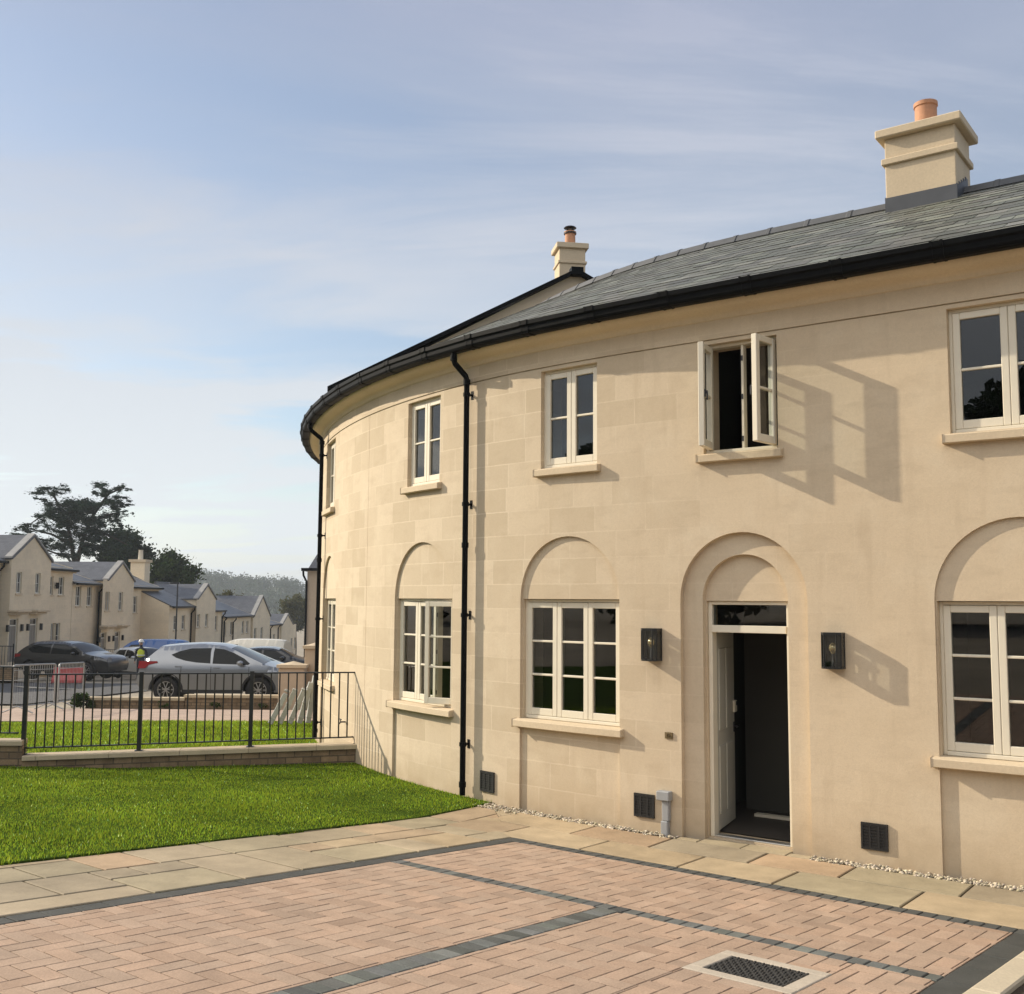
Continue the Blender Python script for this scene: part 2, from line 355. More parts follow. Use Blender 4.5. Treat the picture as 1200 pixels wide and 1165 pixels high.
ccol=N.new('ShaderNodeMix'); ccol.data_type='RGBA'; ccol.inputs[6].default_value=(3.0,3.3,4.25,1); ccol.inputs[7].default_value=(5.9,6.3,6.5,1)
hz=N.new('ShaderNodeMapRange'); hz.inputs[1].default_value=.5; hz.inputs[2].default_value=.05; L.new(sep.outputs[2],hz.inputs[0]); L.new(hz.outputs[0],ccol.inputs[0])
# bright cloud patch added high behind the photographer, unseen, to lift the wall's ambient
dt=N.new('ShaderNodeVectorMath'); dt.operation='DOT_PRODUCT'; L.new(geo.outputs['Generated'],dt.inputs[0]); dt.inputs[1].default_value=(-.38,-.52,.766)
bk=N.new('ShaderNodeMapRange'); bk.inputs[1].default_value=.76; bk.inputs[2].default_value=.95; bk.interpolation_type='SMOOTHSTEP'; L.new(dt.outputs['Value'],bk.inputs[0])
cc2=N.new('ShaderNodeMix'); cc2.data_type='RGBA'; L.new(math_('MULTIPLY',bk.outputs[0],math_('ADD',math_('MULTIPLY',c1,.3),.7)),cc2.inputs[0]); L.new(ccol.outputs[2],cc2.inputs[6]); cc2.inputs[7].default_value=(18,17.2,16,1)
hzm=N.new('ShaderNodeMapRange'); hzm.inputs[1].default_value=.16; hzm.inputs[2].default_value=.0; hzm.inputs[3].default_value=0; hzm.inputs[4].default_value=.85; L.new(sep.outputs[2],hzm.inputs[0])
fac=math_('MAXIMUM',fac,hzm.outputs[0])
fac=math_('MAXIMUM',fac,math_('MULTIPLY',bk.outputs[0],.9))
mx=N.new('ShaderNodeMix'); mx.data_type='RGBA'; L.new(fac,mx.inputs[0]); L.new(sky.outputs[0],mx.inputs[6]); L.new(cc2.outputs[2],mx.inputs[7])
L.new(mx.outputs[2],bg.inputs['Color'])
S.view_settings.view_transform='Standard'; S.view_settings.look='None'; S.view_settings.exposure=0.53; S.view_settings.gamma=1
try: S.cycles.max_bounces=8; S.cycles.transparent_max_bounces=16; S.cycles.caustics_reflective=False; S.cycles.caustics_refractive=False
except Exception: pass

# ================================================================== THE CURVED HOUSE
house=thing('curved_house','two storey curved house of pale ashlar stone with arched recesses and slate roof','house')
ZT=5.08; SL,SR=-6.5,21.5
def rect(s0,s1,z0,z1): return [(s0,z0),(s1,z0),(s1,z1),(s0,z1)]
def arch(c,hw,zs,zb,n=28): return [(c-hw,zb)]+[(c-hw*math.cos(math.pi*i/n),zs+hw*math.sin(math.pi*i/n)) for i in range(n+1)]+[(c+hw,zb)]
def inside(p,poly):
    x,y=p; r=False; j=len(poly)-1
    for i in range(len(poly)):
        xi,yi=poly[i]; xj,yj=poly[j]
        if (yi>y)!=(yj>y) and x<(xj-xi)*(y-yi)/(yj-yi)+xi: r=not r
        j=i
    return r
def sheet(mb,off,bounds,ins,outs,mat=0,step=.25):
    """flat (s,z) region inside `ins` (or bounds) minus `outs`, bent onto the curve at distance off"""
    s0,s1,z0,z1=bounds; vs=[]; es=[]
    def add(poly):
        b=len(vs); vs.extend(Vector(p) for p in poly); n=len(poly); es.extend((b+i,b+(i+1)%n) for i in range(n))
    add(rect(*bounds))
    for p in ins+outs: add(p)
    k=s0+step
    while k<s1-.01:
        b=len(vs); vs.extend((Vector((k,z0)),Vector((k,z1)))); es.append((b,b+1)); k+=step
    V,E_,F_,_,_,_=delaunay_2d_cdt(vs,es,[],0,1e-5)
    for f in F_:
        c=(sum(V[i].x for i in f)/3,sum(V[i].y for i in f)/3)
        if not(s0<=c[0]<=s1 and z0<=c[1]<=z1): continue
        if ins and not any(inside(c,p) for p in ins): continue
        if any(inside(c,p) for p in outs): continue
        mb.face([W(V[i].x,off,V[i].y) for i in f],uv=[(V[i].x,V[i].y) for i in f],mat=mat,smooth=True)
def reveal(mb,poly,o0,o1,closed=True,mat=0):
    n=len(poly)
    for i in range(n if closed else n-1):
        a,b=poly[i],poly[(i+1)%n]
        k=max(1,int(abs(a[0]-b[0])/.3))
        for q in range(k):
            p0=(a[0]+(b[0]-a[0])*q/k,a[1]+(b[1]-a[1])*q/k); p1=(a[0]+(b[0]-a[0])*(q+1)/k,a[1]+(b[1]-a[1])*(q+1)/k)
            mb.face([W(p0[0],o0,p0[1]),W(p1[0],o0,p1[1]),W(p1[0],o1,p1[1]),W(p0[0],o1,p0[1])],uv=[(p0[0]+o0,p0[1]),(p1[0]+o0,p1[1]),(p1[0]+o1,p1[1]),(p0[0]+o1,p0[1])],mat=mat)
ZB=-.35; ZS=2.28; RD=.034; DI=-.36
FFW=[(3.37,.475),(5.77,.385),(7.79,.385),(10.37,.40),(14.42,.43)]        # first floor windows: centre, half width
GFW=[(3.33,.69),(7.80,.67),(10.37,.70),(14.36,.67)]                      # arched ground floor windows
DOOR=5.78
ff=[rect(c-h,c+h,3.705,4.79) for c,h in FFW]
garch=[arch(c,h,ZS,ZB) for c,h in GFW]
gopen=[rect(c-h+.012,c+h-.012,.975,ZS) for c,h in GFW]
door_o=arch(DOOR,.645,ZS,ZB); door_i=arch(DOOR,.435,ZS,ZB); dopen=rect(DOOR-.423,DOOR+.423,.02,ZS-.01)
mb=MB()
GV=[rect(12.048,12.056,ZB,4.83)]                                        # movement joint
sheet(mb,0,(SL,SR,ZB,4.826),[],ff+garch+[door_o]+GV)
sheet(mb,-.012,(SL,SR,ZB,ZT),GV,[])
reveal(mb,GV[0],0,-.012)
for i,p in enumerate(garch):
    c,h=GFW[i]; sheet(mb,-RD,(c-h,c+h,ZB,ZS+h),[p],[gopen[i]]); reveal(mb,p,0,-RD,closed=False); reveal(mb,gopen[i],-RD,DI)
for p in ff: reveal(mb,p,0,DI)
sheet(mb,-.065,(DOOR-.645,DOOR+.645,ZB,ZS+.645),[door_o],[door_i]); reveal(mb,door_o,0,-.065,closed=False)
sheet(mb,-.125,(DOOR-.435,DOOR+.435,ZB,ZS+.435),[door_i],[dopen]); reveal(mb,door_i,-.065,-.125,closed=False); reveal(mb,dopen,-.125,DI)
# frieze course, a hair proud with a shadow joint under it
sheet(mb,-.012,(SL,SR,4.82,4.842),[],ff)
fr=[(SL,4.838),(SL,5.2)]
sheet(mb,.006,(SL,SR,4.838,5.2),[],ff)
for i in range(int((SR-SL)/.25)):
    a=SL+i*.25; mb.face([W(a,-.012,4.838),W(a+.25,-.012,4.838),W(a+.25,.006,4.838),W(a,.006,4.838)])
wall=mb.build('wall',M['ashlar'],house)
# rooms behind the openings
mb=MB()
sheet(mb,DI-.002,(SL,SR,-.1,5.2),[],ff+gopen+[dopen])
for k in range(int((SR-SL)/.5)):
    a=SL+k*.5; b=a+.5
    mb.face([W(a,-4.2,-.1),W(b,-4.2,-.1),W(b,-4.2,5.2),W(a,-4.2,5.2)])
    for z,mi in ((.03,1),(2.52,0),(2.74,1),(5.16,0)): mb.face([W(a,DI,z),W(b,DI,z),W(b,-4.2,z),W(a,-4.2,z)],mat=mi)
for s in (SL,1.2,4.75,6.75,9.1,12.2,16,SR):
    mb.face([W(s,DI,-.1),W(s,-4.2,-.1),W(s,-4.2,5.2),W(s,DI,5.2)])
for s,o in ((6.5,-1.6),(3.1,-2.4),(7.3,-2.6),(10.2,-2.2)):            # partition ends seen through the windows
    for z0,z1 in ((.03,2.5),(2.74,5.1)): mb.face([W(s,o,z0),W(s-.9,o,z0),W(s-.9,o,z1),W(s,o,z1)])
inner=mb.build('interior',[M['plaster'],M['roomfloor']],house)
# back and end walls, closing the volume
mb=MB()
for k in range(int((SR-SL)/.5)):
    a=SL+k*.5; mb.face([W(a,-6.4,-.6),W(a+.5,-6.4,-.6),W(a+.5,-6.4,5.2),W(a,-6.4,5.2)],uv=[(a,-.6),(a+.5,-.6),(a+.5,5.2),(a,5.2)])
for s in (SL,SR):
    mb.face([W(s,0,-.6),W(s,-6.4,-.6),W(s,-6.4,5.2),W(s,-3.1,6.9),W(s,0,5.2)],uv=[(0,-.6),(6.4,-.6),(6.4,5.2),(3.1,6.9),(0,5.2)])
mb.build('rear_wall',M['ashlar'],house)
# cornice moulding
prof=[(.003,5.02),(.022,5.03),(.03,5.055),(.05,5.075),(.085,5.088),(.13,5.098),(.17,5.115),(.195,5.14),(.205,5.165),(.205,5.23),(0,5.23)]
ss=np.arange(SL,SR+.01,.2); mb=MB(); mb.grid([[W(s,o,z) for o,z in prof] for s in ss])
mb.build('cornice',M['cornice'],house,sharp=40)
# gutter in straight lengths with union brackets
gp=[(.207,5.16),(.235,5.145),(.30,5.145),(.335,5.155),(.348,5.18),(.352,5.225),(.372,5.24),(.374,5.285),(.35,5.285),(.335,5.25),(.31,5.19),(.24,5.18),(.207,5.275)]
st=np.arange(SL,SR+.01,.86); mb=MB()
for a,b in zip(st[:-1],st[1:]): mb.grid([[W(a,o,z) for o,z in gp],[W(b,o,z) for o,z in gp]],smooth=False)
for a in st:
    gq=[(o+(o-.28)*.07,z+(z-5.21)*.09) for o,z in gp]
    for e in (-.055,.035): mb.grid([[W(a+e,o,z) for o,z in gq],[W(a+e+.02,o,z) for o,z in gq]],smooth=False,cap=True)
    gq=[(o+(o-.28)*.035,z+(z-5.21)*.045) for o,z in gp]
    mb.grid([[W(a-.055,o,z) for o,z in gq],[W(a+.055,o,z) for o,z in gq]],smooth=False,cap=True)
mb.build('gutter',M['gutter'],house)
# downpipes
def downpipe(s,zlo,zbr):
    mb=MB(); pts=[W(s,.28,5.2),W(s,.28,5.06),W(s,.265,5.025),W(s,.105,4.90),W(s,.085,4.85),W(s,.085,zlo)]
    mb.tube(pts,.034,10)
    for z in (5.09,4.83,2.9,zlo+.12): mb.tube([W(s,.085 if z<5 else .285,z-.03),W(s,.085 if z<5 else .285,z+.03)],.042,10)
    p=mb.build('downpipe',M['gutter'],house,sharp=40)
    for z in zbr:
        mb=MB(); fr=frame_at(s); mb.tube([W(s,.085,z-.022),W(s,.085,z+.022)],.043,10)
        mb.box((-.012,-.085,z-.012),(.012,.0,z+.012),fr); mb.box((-.02,-.006,z-.05),(.02,.002,z+.05),fr)
        mb.build('bracket',M['gutter'],p,sharp=40)
downpipe(9.32,.05,(4.68,3.38,2.09,.62)); downpipe(14.92,.05,(4.62,3.3,1.95,.9,.3))

# slate roof: every slate laid in courses on the curved slope
E0,Z0e,E1,Z1e=.30,5.28,-3.0,6.90
def roofpt(s,t,h=0.):
    """t metres up the slope from the eave, h above it"""
    LN=math.hypot(E0-E1,Z1e-Z0e); c=(E0-E1)/LN; sn=(Z1e-Z0e)/LN
    return W(s,E0-t*c+h*sn,Z0e+t*sn+h*c)
LN=math.hypot(E0-E1,Z1e-Z0e)
mb=MB(); g=.205
k=0; t=0.
while t<LN-.02:
    t1=min(t+.40,LN)
    s=SL-.2+(k%2)*.14
    while s<SR:
        w=.278+random.uniform(-.006,.004); v=random.choice([random.uniform(.78,1.1)]*6+[random.uniform(1.15,1.5),random.uniform(.6,.75)]); gcol=(v*random.uniform(.97,1.03),v*random.uniform(.98,1.05),v*random.uniform(.93,1.0))
        h0=.012+random.uniform(-.002,.004); j=random.uniform(-.006,.006); h1=.004
        a,b,c,d=roofpt(s,t+j,h0),roofpt(s+w,t+j,h0+random.uniform(-.002,.002)),roofpt(s+w,t1,h1),roofpt(s,t1,h1)
        mb.face([a,b,c,d],col=gcol); mb.face([roofpt(s,t+j,h0-.009),roofpt(s+w,t+j,h0-.009),b,a],col=(.5,.5,.5))
        s+=.283
    t+=g; k+=1
for a in np.arange(SL,SR-.01,.5):
    mb.face([roofpt(a,-.0,-.012),roofpt(a+.5,-.0,-.012),roofpt(a+.5,LN,-.012),roofpt(a,LN,-.012)],col=(.3,.3,.3))
    mb.face([W(a,E1,Z1e),W(a+.5,E1,Z1e),W(a+.5,-6.5,5.2),W(a,-6.5,5.2)])
roof=mb.build('roof',M['slate'],house)
mb=MB(); s=SL
while s<SR-.5:
    s1=s+.55; rows=[]
    for q,e in ((s,.0),(s+.05,.0),(s+.06,-.012),(s1,-.012)):
        rr=.105+e; rows.append([W(q,E1+a*1.15*rr,Z1e+.02+b*rr) for a,b in ((1.15,-.62),(.9,-.2),(.55,.35),(0,.62),(-.55,.35),(-.9,-.2),(-1.15,-.62))])
    mb.grid(rows,smooth=False,cap=True); s=s1
mb.build('ridge_tile',M['ridge'],roof)

# ---------------------------------------------------------------- windows
def casement(par,Mx,w,h,nbar,hinge=None,ang=0,handle=True):
    """one opening light, local origin at its lower left corner on the outer face"""
    if hinge=='L': Mx=Mx@Matrix.Rotation(-ang,4,'Z')
    elif hinge=='R': Mx=Mx@Matrix.Translation((w,0,0))@Matrix.Rotation(ang,4,'Z')@Matrix.Translation((-w,0,0))
    mb=MB(); f=.062; d=.055; g=.002
    mb.box((g,0,g),(f,d,h-g),Mx); mb.box((w-f,0,g),(w-g,d,h-g),Mx)
    mb.box((f,0.001,g),(w-f,d-.001,f+.015),Mx); mb.box((f,0.001,h-f),(w-f,d-.001,h-g),Mx)
    zi0,zi1=f+.015,h-f
    for k in range(nbar):
        z=zi0+(zi1-zi0)*(k+1)/(nbar+1); mb.box((f,.008,z-.012),(w-f,d-.008,z+.012),Mx)
    mb.build('casement',M['paint'],par,bevel=.005)
    mb=MB(); mb.face([Mx@Vector(p) for p in ((f,.026,zi0),(w-f,.026,zi0),(w-f,.026,zi1),(f,.026,zi1))]); mb.build('pane',M['glass'],par)
    if handle:
        mb=MB(); x=w-f/2 if hinge!='R' else f/2
        mb.box((x-.01,d,h*.47),(x+.01,d+.012,h*.47+.07),Mx); mb.box((x-.008,d+.012,h*.47+.045),(x+.008,d+.03,h*.47+.06),Mx)
        mb.box((x-.008,d+.02,h*.47-.03),(x+.008,d+.032,h*.47+.05),Mx)
        mb.build('handle',M['darksteel'],par)
def window(c,hw,z0,z1,n,nbar,depth,opens={},sillp=.055,sillx=.05,label=None):
    fr=frame_at(c); fm=MB(); jw=.03; y0=depth
    fm.box((-hw,y0,z0),(-hw+jw,y0+.09,z1),fr); fm.box((hw-jw,y0,z0),(hw,y0+.09,z1),fr)
    fm.box((-hw+jw,y0+.001,z1-jw),(hw-jw,y0+.089,z1),fr); fm.box((-hw+jw,y0-.012,z0),(hw-jw,y0+.089,z0+.035),fr)
    iw=(2*hw-2*jw)/n
    for k in range(1,n): fm.box((-hw+jw+iw*k-.013,y0+.012,z0+.035),(-hw+jw+iw*k+.013,y0+.088,z1-jw),fr)
    # small iron hinge keeps on the mullions
    wn=fm.build('window',M['paint'],house,bevel=.004)
    if label: wn['label']=label
    for k in range(n):
        Mx=fr@Matrix.Translation((-hw+jw+iw*k,y0-.006,z0+.036)); o=opens.get(k)
        casement(wn,Mx,iw,z1-jw-z0-.037,nbar,*(o if o else (None,0)))
    if opens:
        for k in range(1,n):
            for q in (.12,.5,.85):
                km=MB(); km.box((-hw+jw+iw*k-.008,y0+.004,z0+(z1-z0)*q-.025),(-hw+jw+iw*k+.008,y0+.012,z0+(z1-z0)*q+.025),fr); km.build('hinge',M['darksteel'],wn)
    sm=MB(); xs=np.linspace(-hw-sillx,hw+sillx,7); zt_=z0-.002; sh=.088
    rows=[]
    for x in xs:
        s=c-x; rows.append([W(s,-.2,zt_-sh),W(s,-.2,zt_),W(s,-.02,zt_-.002),W(s,sillp,zt_-.014),W(s,sillp,zt_-sh),W(s,-.0,zt_-sh)])
    # stone sill: ends stop against the reveals behind the wall face
    sm.grid(rows,smooth=False,close=True,cap=True); sm.build('sill',M['stone'],wn,bevel=.006)
# first floor (sill tops stand on the opening's lower edge)
for (c,h),op,lb in zip(FFW,({}, {0:('L',R(80)),1:('R',R(82))}, {}, {}, {}),(None,'upper window with both casements swung open',None,None,None)):
    window(c,h,3.705,4.79,2,1,.062,op,sillp=.07,label=lb)
for (c,h),op,lb in zip(GFW,({}, {}, {2:('R',R(25))}, {}),(None,None,'arched window with its right casement ajar',None)):
    window(c,h-.012,.985,ZS-.004,3,2,RD+.065,op,sillp=.07,sillx=.065,label=lb)

# ---------------------------------------------------------------- door
fr=frame_at(DOOR); mb=MB(); y0=.155; hw=.42; zt=ZS-.012
mb.box((-hw,y0,.02),(-hw+.04,y0+.1,zt),fr); mb.box((hw-.04,y0,.02),(hw,y0+.1,zt),fr)
mb.box((-hw+.04,y0+.001,zt-.035),(hw-.04,y0+.099,zt),fr); mb.box((-hw+.04,y0-.012,1.965),(hw-.04,y0+.099,2.035),fr)
mb.box((-hw+.04,y0+.0,.0),(hw-.04,y0+.1,.035),fr,mat=1)
df=mb.build('door_frame',[M['paint'],M['steel']],house,bevel=.004)
mb=MB(); mb.face([fr@Vector(p) for p in ((-hw+.04,y0+.04,2.035),(hw-.04,y0+.04,2.035),(hw-.04,y0+.04,zt-.035),(-hw+.04,y0+.04,zt-.035))]); mb.build('fanlight_pane',M['glass'],df)
DM=fr@Matrix.Translation((-hw+.04,y0+.06,0))@Matrix.Rotation(R(101),4,'Z')
mb=MB(); mb.box((0,0,.045),(.755,.046,1.955),DM)
for x0,x1 in ((.12,.36),(.40,.64)):
    for z0,z1 in ((.2,.85),(1.0,1.8)): mb.box((x0,-.008,z0),(x1,0.002,z1),DM)
dr=mb.build('door',M['doorpaint'],house,bevel=.006); dr['label']='pale front door opened inwards'
mb=MB(); mb.box((.665,-.03,1.13),(.755,-.002,1.25),DM); mb.build('keypad',M['paint'],dr,bevel=.006)
mb=MB(); mb.box((.70,-.035,1.20),(.74,-.0302,1.24),DM); mb.build('keypad_screen',M['vent'],dr)
mb=MB(); mb.box((.69,-.012,.93),(.73,-.002,1.03),DM); mb.tube([DM@Vector((.71,-.012,.99)),DM@Vector((.71,-.05,.99)),DM@Vector((.62,-.055,.99))],.009,8); mb.build('handle',M['darksteel'],dr)
mb=MB(); mb.box((-hw-.0,.125,-.02),(hw,y0+.1,.018),fr); mb.build('doorstep',M['stone'],house,bevel=.006)
# stair flight inside the hall
mb=MB()
for k in range(12): mb.box((-.1,1.5+k*.22,.03+k*.19),(.40,1.72+k*.22,.22+k*.19),fr)
mb.box((-.12,1.45,.03),(-.1,4.0,1.0),fr)
mb.build('staircase',M['plaster'],house)
mb=MB(); mb.box((-.45,1.25,.031),(.85,1.33,.06),fr); mb.build('hall_step',M['paint'],house)

# ---------------------------------------------------------------- small fittings on the wall
def vent(s,z,w=.23,h=.225,off=0):
    fr=frame_at(s); mb=MB(); mb.box((-w/2,-.012-off,z),(w/2,.004,z+h),fr); v=None
    fm=MB(); a=.018
    fm.box((-w/2,-.02-off,z),(-w/2+a,-.012-off,z+h),fr); fm.box((w/2-a,-.02-off,z),(w/2,-.012-off,z+h),fr)
    fm.box((-w/2+a,-.02-off,z),(w/2-a,-.0121-off,z+a),fr); fm.box((-w/2+a,-.02-off,z+h-a),(w/2-a,-.0121-off,z+h),fr)
    for k in range(1,3): x=-w/2+w*k/3; fm.box((x-.008,-.0185-off,z+a),(x+.008,-.0121-off,z+h-a),fr)
    for k in range(1,9):
        zz=z+h*k/9; fm.box((-w/2+a,-.0175-off,zz-.005),(w/2-a,-.0121-off,zz+.005),fr)
    v=mb.build('air_vent',M['vent'],house); fm.build('vent_slats',M['vent'],v)
vent(8.975,.125); vent(6.84,.14); vent(4.575,.14)
fr=frame_at(6.60); mb=MB()
mb.box((-.065,-.085,.335),(.075,.0,.425),fr); mb.box((-.03,-.06,-.02),(.045,-.0,.14),fr); mb.box((-.02,-.055,.14),(.055,-.0,.335),fr)
mb.build('service_duct',M['greyplastic'],house,bevel=.008)
fr=frame_at(6.56); mb=MB(); mb.box((-.042,-.012,.925),(.042,0,.985),fr); mb.lathe([(.016,-.02),(.016,-.012)],(0,0,.955),12,'y',M=fr); mb.box((-.03,-.016,.94),(-.012,-.012,.97),fr)
mb.build('bell_push',M['brass'],house)
fr=frame_at(12.9); mb=MB(); mb.tube([fr@Vector(p) for p in ((0,0,.52),(0,-.07,.52),(0,-.1,.49),(0,-.1,.44))],.011,8); mb.tube([fr@Vector((-.05,-.075,.56)),fr@Vector((.05,-.075,.56))],.008,6); mb.tube([fr@Vector((0,-.075,.52)),fr@Vector((0,-.075,.56))],.007,6)
mb.build('garden_tap',M['darksteel'],house)

# ---------------------------------------------------------------- main chimney
def chimney(s0,s1,zb,zt,o0,o1,potr,poth,label=None):
    sc=(s0+s1)/2; fr=frame_at(sc); hw=(s1-s0)/2; mb=MB()
    y0,y1=-o0,-o1
    mb.box((-hw,y0,zb),(hw,y1,zt-.10),fr)
    zm=zb+(zt-zb)*.60
    mb.box((-hw-.035,y0-.035,zm),(hw+.035,y1+.035,zm+.075),fr)
    ch=mb.build('chimney',M['stone'],house,bevel=.008)
    mb=MB(); mb.box((-hw-.085,y0-.085,zt-.10),(hw+.085,y1+.085,zt),fr); mb.build('chimney_cap',M['stone'],ch,bevel=.012)
    mb=MB(); yc=(y0+y1)/2
    mb.lathe([(potr*1.02,zt-.02),(potr,zt),(potr*.97,zt+poth-.05),(potr*1.07,zt+poth-.045),(potr*1.07,zt+poth),(potr*.86,zt+poth),(potr*.84,zt+poth-.2)],(0,yc,0),20,M=fr)
    mb.build('chimney_pot',M['terracotta'],ch,sharp=40)
    mb=MB(); mb.box((-hw-.008,y0-.010,zb),(hw+.008,y0+.05,zb+.23),fr); 
    for x in (-hw-.009,hw-.001):
        for k in range(5): mb.box((x,y0-.004+k*.1,zb+.02+k*.05),(x+.01,y0+.1+k*.1,zb+.24+k*.05),fr)
    mb.box((-hw-.05,y0-.16,zb-.10),(hw+.05,y0-.005,zb-.085),fr@Matrix.Translation((0,0,0)))
    mb.build('flashing',M['lead'],ch)
    return ch
chimney(4.33,5.10,6.66,7.69,-2.62,-3.28,.125,.36)

# ---------------------------------------------------------------- rear wing behind the curved roof
ga=Vector((-2.92,16.57,0)); gb=Vector((1.03,17.20,0)); gd=(gb-ga).normalized(); gn=Vector((-gd.y,gd.x,0)); half=(gb-ga).length
WM=Matrix(((gd.x,gn.x,0,gb.x),(gd.y,gn.y,0,gb.y),(0,0,1,0),(0,0,0,1)))   # X along the gable, Y backwards
ZA,ZE=7.70,5.58
mb=MB(); mb.face([WM@Vector(p) for p in ((-half+.25,0,4.6),(half-.25,0,4.6),(half-.25,0,ZE+.0),(0,0,ZA-.05),(-half+.25,0,ZE+.0))],uv=[(-4,4.6),(4,4.6),(4,5.5),(0,7.6),(-4,5.5)])
for sx in (-1,1): mb.face([WM@Vector(p) for p in ((sx*(half-.25),0,4.4),(sx*(half-.25),5.5,4.4),(sx*(half-.25),5.5,ZE),(sx*(half-.25),0,ZE))])
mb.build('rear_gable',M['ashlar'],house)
mb=MB()
for sx in (-1,1):
    for lo,hi,m_ in ((-.12,.0,0),):
        a=[(0,-.10,ZA),(sx*half,-.10,ZE),(sx*half,5.8,ZE),(0,5.8,ZA)]
        mb.face([WM@Vector(p) for p in a]); mb.face([WM@Vector((p[0],p[1],p[2]-.05)) for p in a])
        mb.face([WM@Vector(p) for p in (a[0],a[1],(a[1][0],a[1][1],a[1][2]-.05),(a[0][0],a[0][1],a[0][2]-.05))])
        mb.face([WM@Vector(p) for p in (a[1],a[2],(a[2][0],a[2][1],a[2][2]-.05),(a[1][0],a[1][1],a[1][2]-.05))])
wr=mb.build('rear_roof',M['ridge'],house)
mb=MB()
for sx in (-1,1):
    a,b=WM@Vector((sx*.02,-.115,ZA-.02)),WM@Vector((sx*half,-.115,ZE-.02)); d=(b-a)
    for k in range(2): pass
    e=Vector((0,0,.042)); yv=gn*.16
    mb.face([a-e,b-e,b+e*.6,a+e*.6]); mb.face([a+e*.6,b+e*.6,b+e*.6+yv,a+e*.6+yv]); mb.face([a-e,b-e,b-e+yv,a-e+yv])
mb.box((-.10,-.14,ZA-.10),(.10,.06,ZA+.03),WM)
mb.build('verge',M['gutter'],wr)
mb=MB(); CM=WM@Matrix.Translation((.27,1.7,0))
mb.box((-.24,-.2,7.0),(.24,.24,8.62),CM); mb.box((-.265,-.225,8.32),(.265,.265,8.37),CM)
ch=mb.build('chimney',M['stone'],house,bevel=.008)
mb=MB(); mb.box((-.295,-.25,8.60),(.295,.29,8.70),CM); mb.build('chimney_cap',M['stone'],ch,bevel=.01)
mb=MB(); mb.lathe([(.10,8.7),(.095,8.94),(.112,8.95),(.112,8.975),(.08,8.975)],(0,0,0),16,M=CM); mb.build('chimney_pot',M['terracotta'],ch,sharp=40)
mb=MB(); mb.lathe([(.115,8.93),(.118,8.955),(.09,8.965)],(0,0,0),16,M=CM); mb.lathe([(.0,9.08),(.1,9.065),(.118,9.045),(.1,9.035),(.0,9.04)],(0,0,0),16,M=CM)
for a in range(4): mb.box((.07*math.cos(a*1.57+.4)-.008,.07*math.sin(a*1.57+.4)-.008,8.96),(.07*math.cos(a*1.57+.4)+.008,.07*math.sin(a*1.57+.4)+.008,9.04),CM)
mb.build('cowl',M['blackmetal'],ch,sharp=40)

# ---------------------------------------------------------------- lanterns beside the door
M['lampglass']=glass_mat('lantern_glass',(.75,.78,.78),1.5,.02,.02)
M['bulb']=mat('gold_bulb',(.85,.66,.36),.18,metal=.7)
def lantern(s,label):
    fr=frame_at(s); t=thing('wall_lantern',label,'wall lamp','black box lanterns beside the doorway')
    z0,z1=1.675,1.995; w=.09; d=.14; ch=.032
    mb=MB(); b=.012
    mb.box((-w,-.012,z0),(w,-.001,z1),fr); mb.build('backplate',M['blackmetal'],t)
    plan=[(-w,-.012),(-w,-d+ch),(-w+ch,-d),(w-ch,-d),(w,-d+ch),(w,-.012)]
    mb=MB()
    for za,zb in ((z0,z0+.016),(z1-.022,z1)):
        lo=[fr@Vector((x,y,za)) for x,y in plan]; hi=[fr@Vector((x,y,zb)) for x,y in plan]
        mb.face(lo); mb.face(hi)
        for i in range(len(plan)): j=(i+1)%len(plan); mb.face([lo[i],lo[j],hi[j],hi[i]])
    for x,y in plan[1:5]: mb.tube([fr@Vector((x*.96,y*.96,z0)),fr@Vector((x*.96,y*.96,z1))],.006,6)
    mb.box((-w,-.02,z0),(-w+.01,-.012,z1),fr); mb.box((w-.01,-.02,z0),(w,-.012,z1),fr)
    mb.build('frame',M['blackmetal'],t)
    mb=MB(); q=[(x*.955,y*.955) for x,y in plan[0:6]]
    for i in range(5):
        (xa,ya),(xb,yb)=q[i],q[i+1]; mb.face([fr@Vector((xa,ya,z0+.016)),fr@Vector((xb,yb,z0+.016)),fr@Vector((xb,yb,z1-.022)),fr@Vector((xa,ya,z1-.022))])
    mb.build('glass',M['lampglass'],t)
    mb=MB(); mb.lathe([(.012,z0+.13),(.02,z0+.145),(.033,z0+.165),(.036,z0+.185),(.03,z0+.208),(.014,z0+.225),(0,z0+.229)],(0,-.06,0),12,M=fr); bl=mb.build('bulb',M['bulb'],t,sharp=60)
    mb=MB(); mb.lathe([(.014,z0+.016),(.014,z0+.06),(.011,z0+.07),(.011,z0+.155)],(0,-.06,0),10,M=fr); mb.build('bulb_holder',M['darksteel'],t,sharp=40)
    place(t,W(s,0,z0))
lantern(6.72,'black glass lantern on the wall nearest the small bell push')
lantern(4.885,'black glass lantern on the wall to the right of the open doorway')

place(house,W(8,-3,0))
# ================================================================== GROUND
def struct(o,kind='structure',label=None): o['kind']=kind; return o
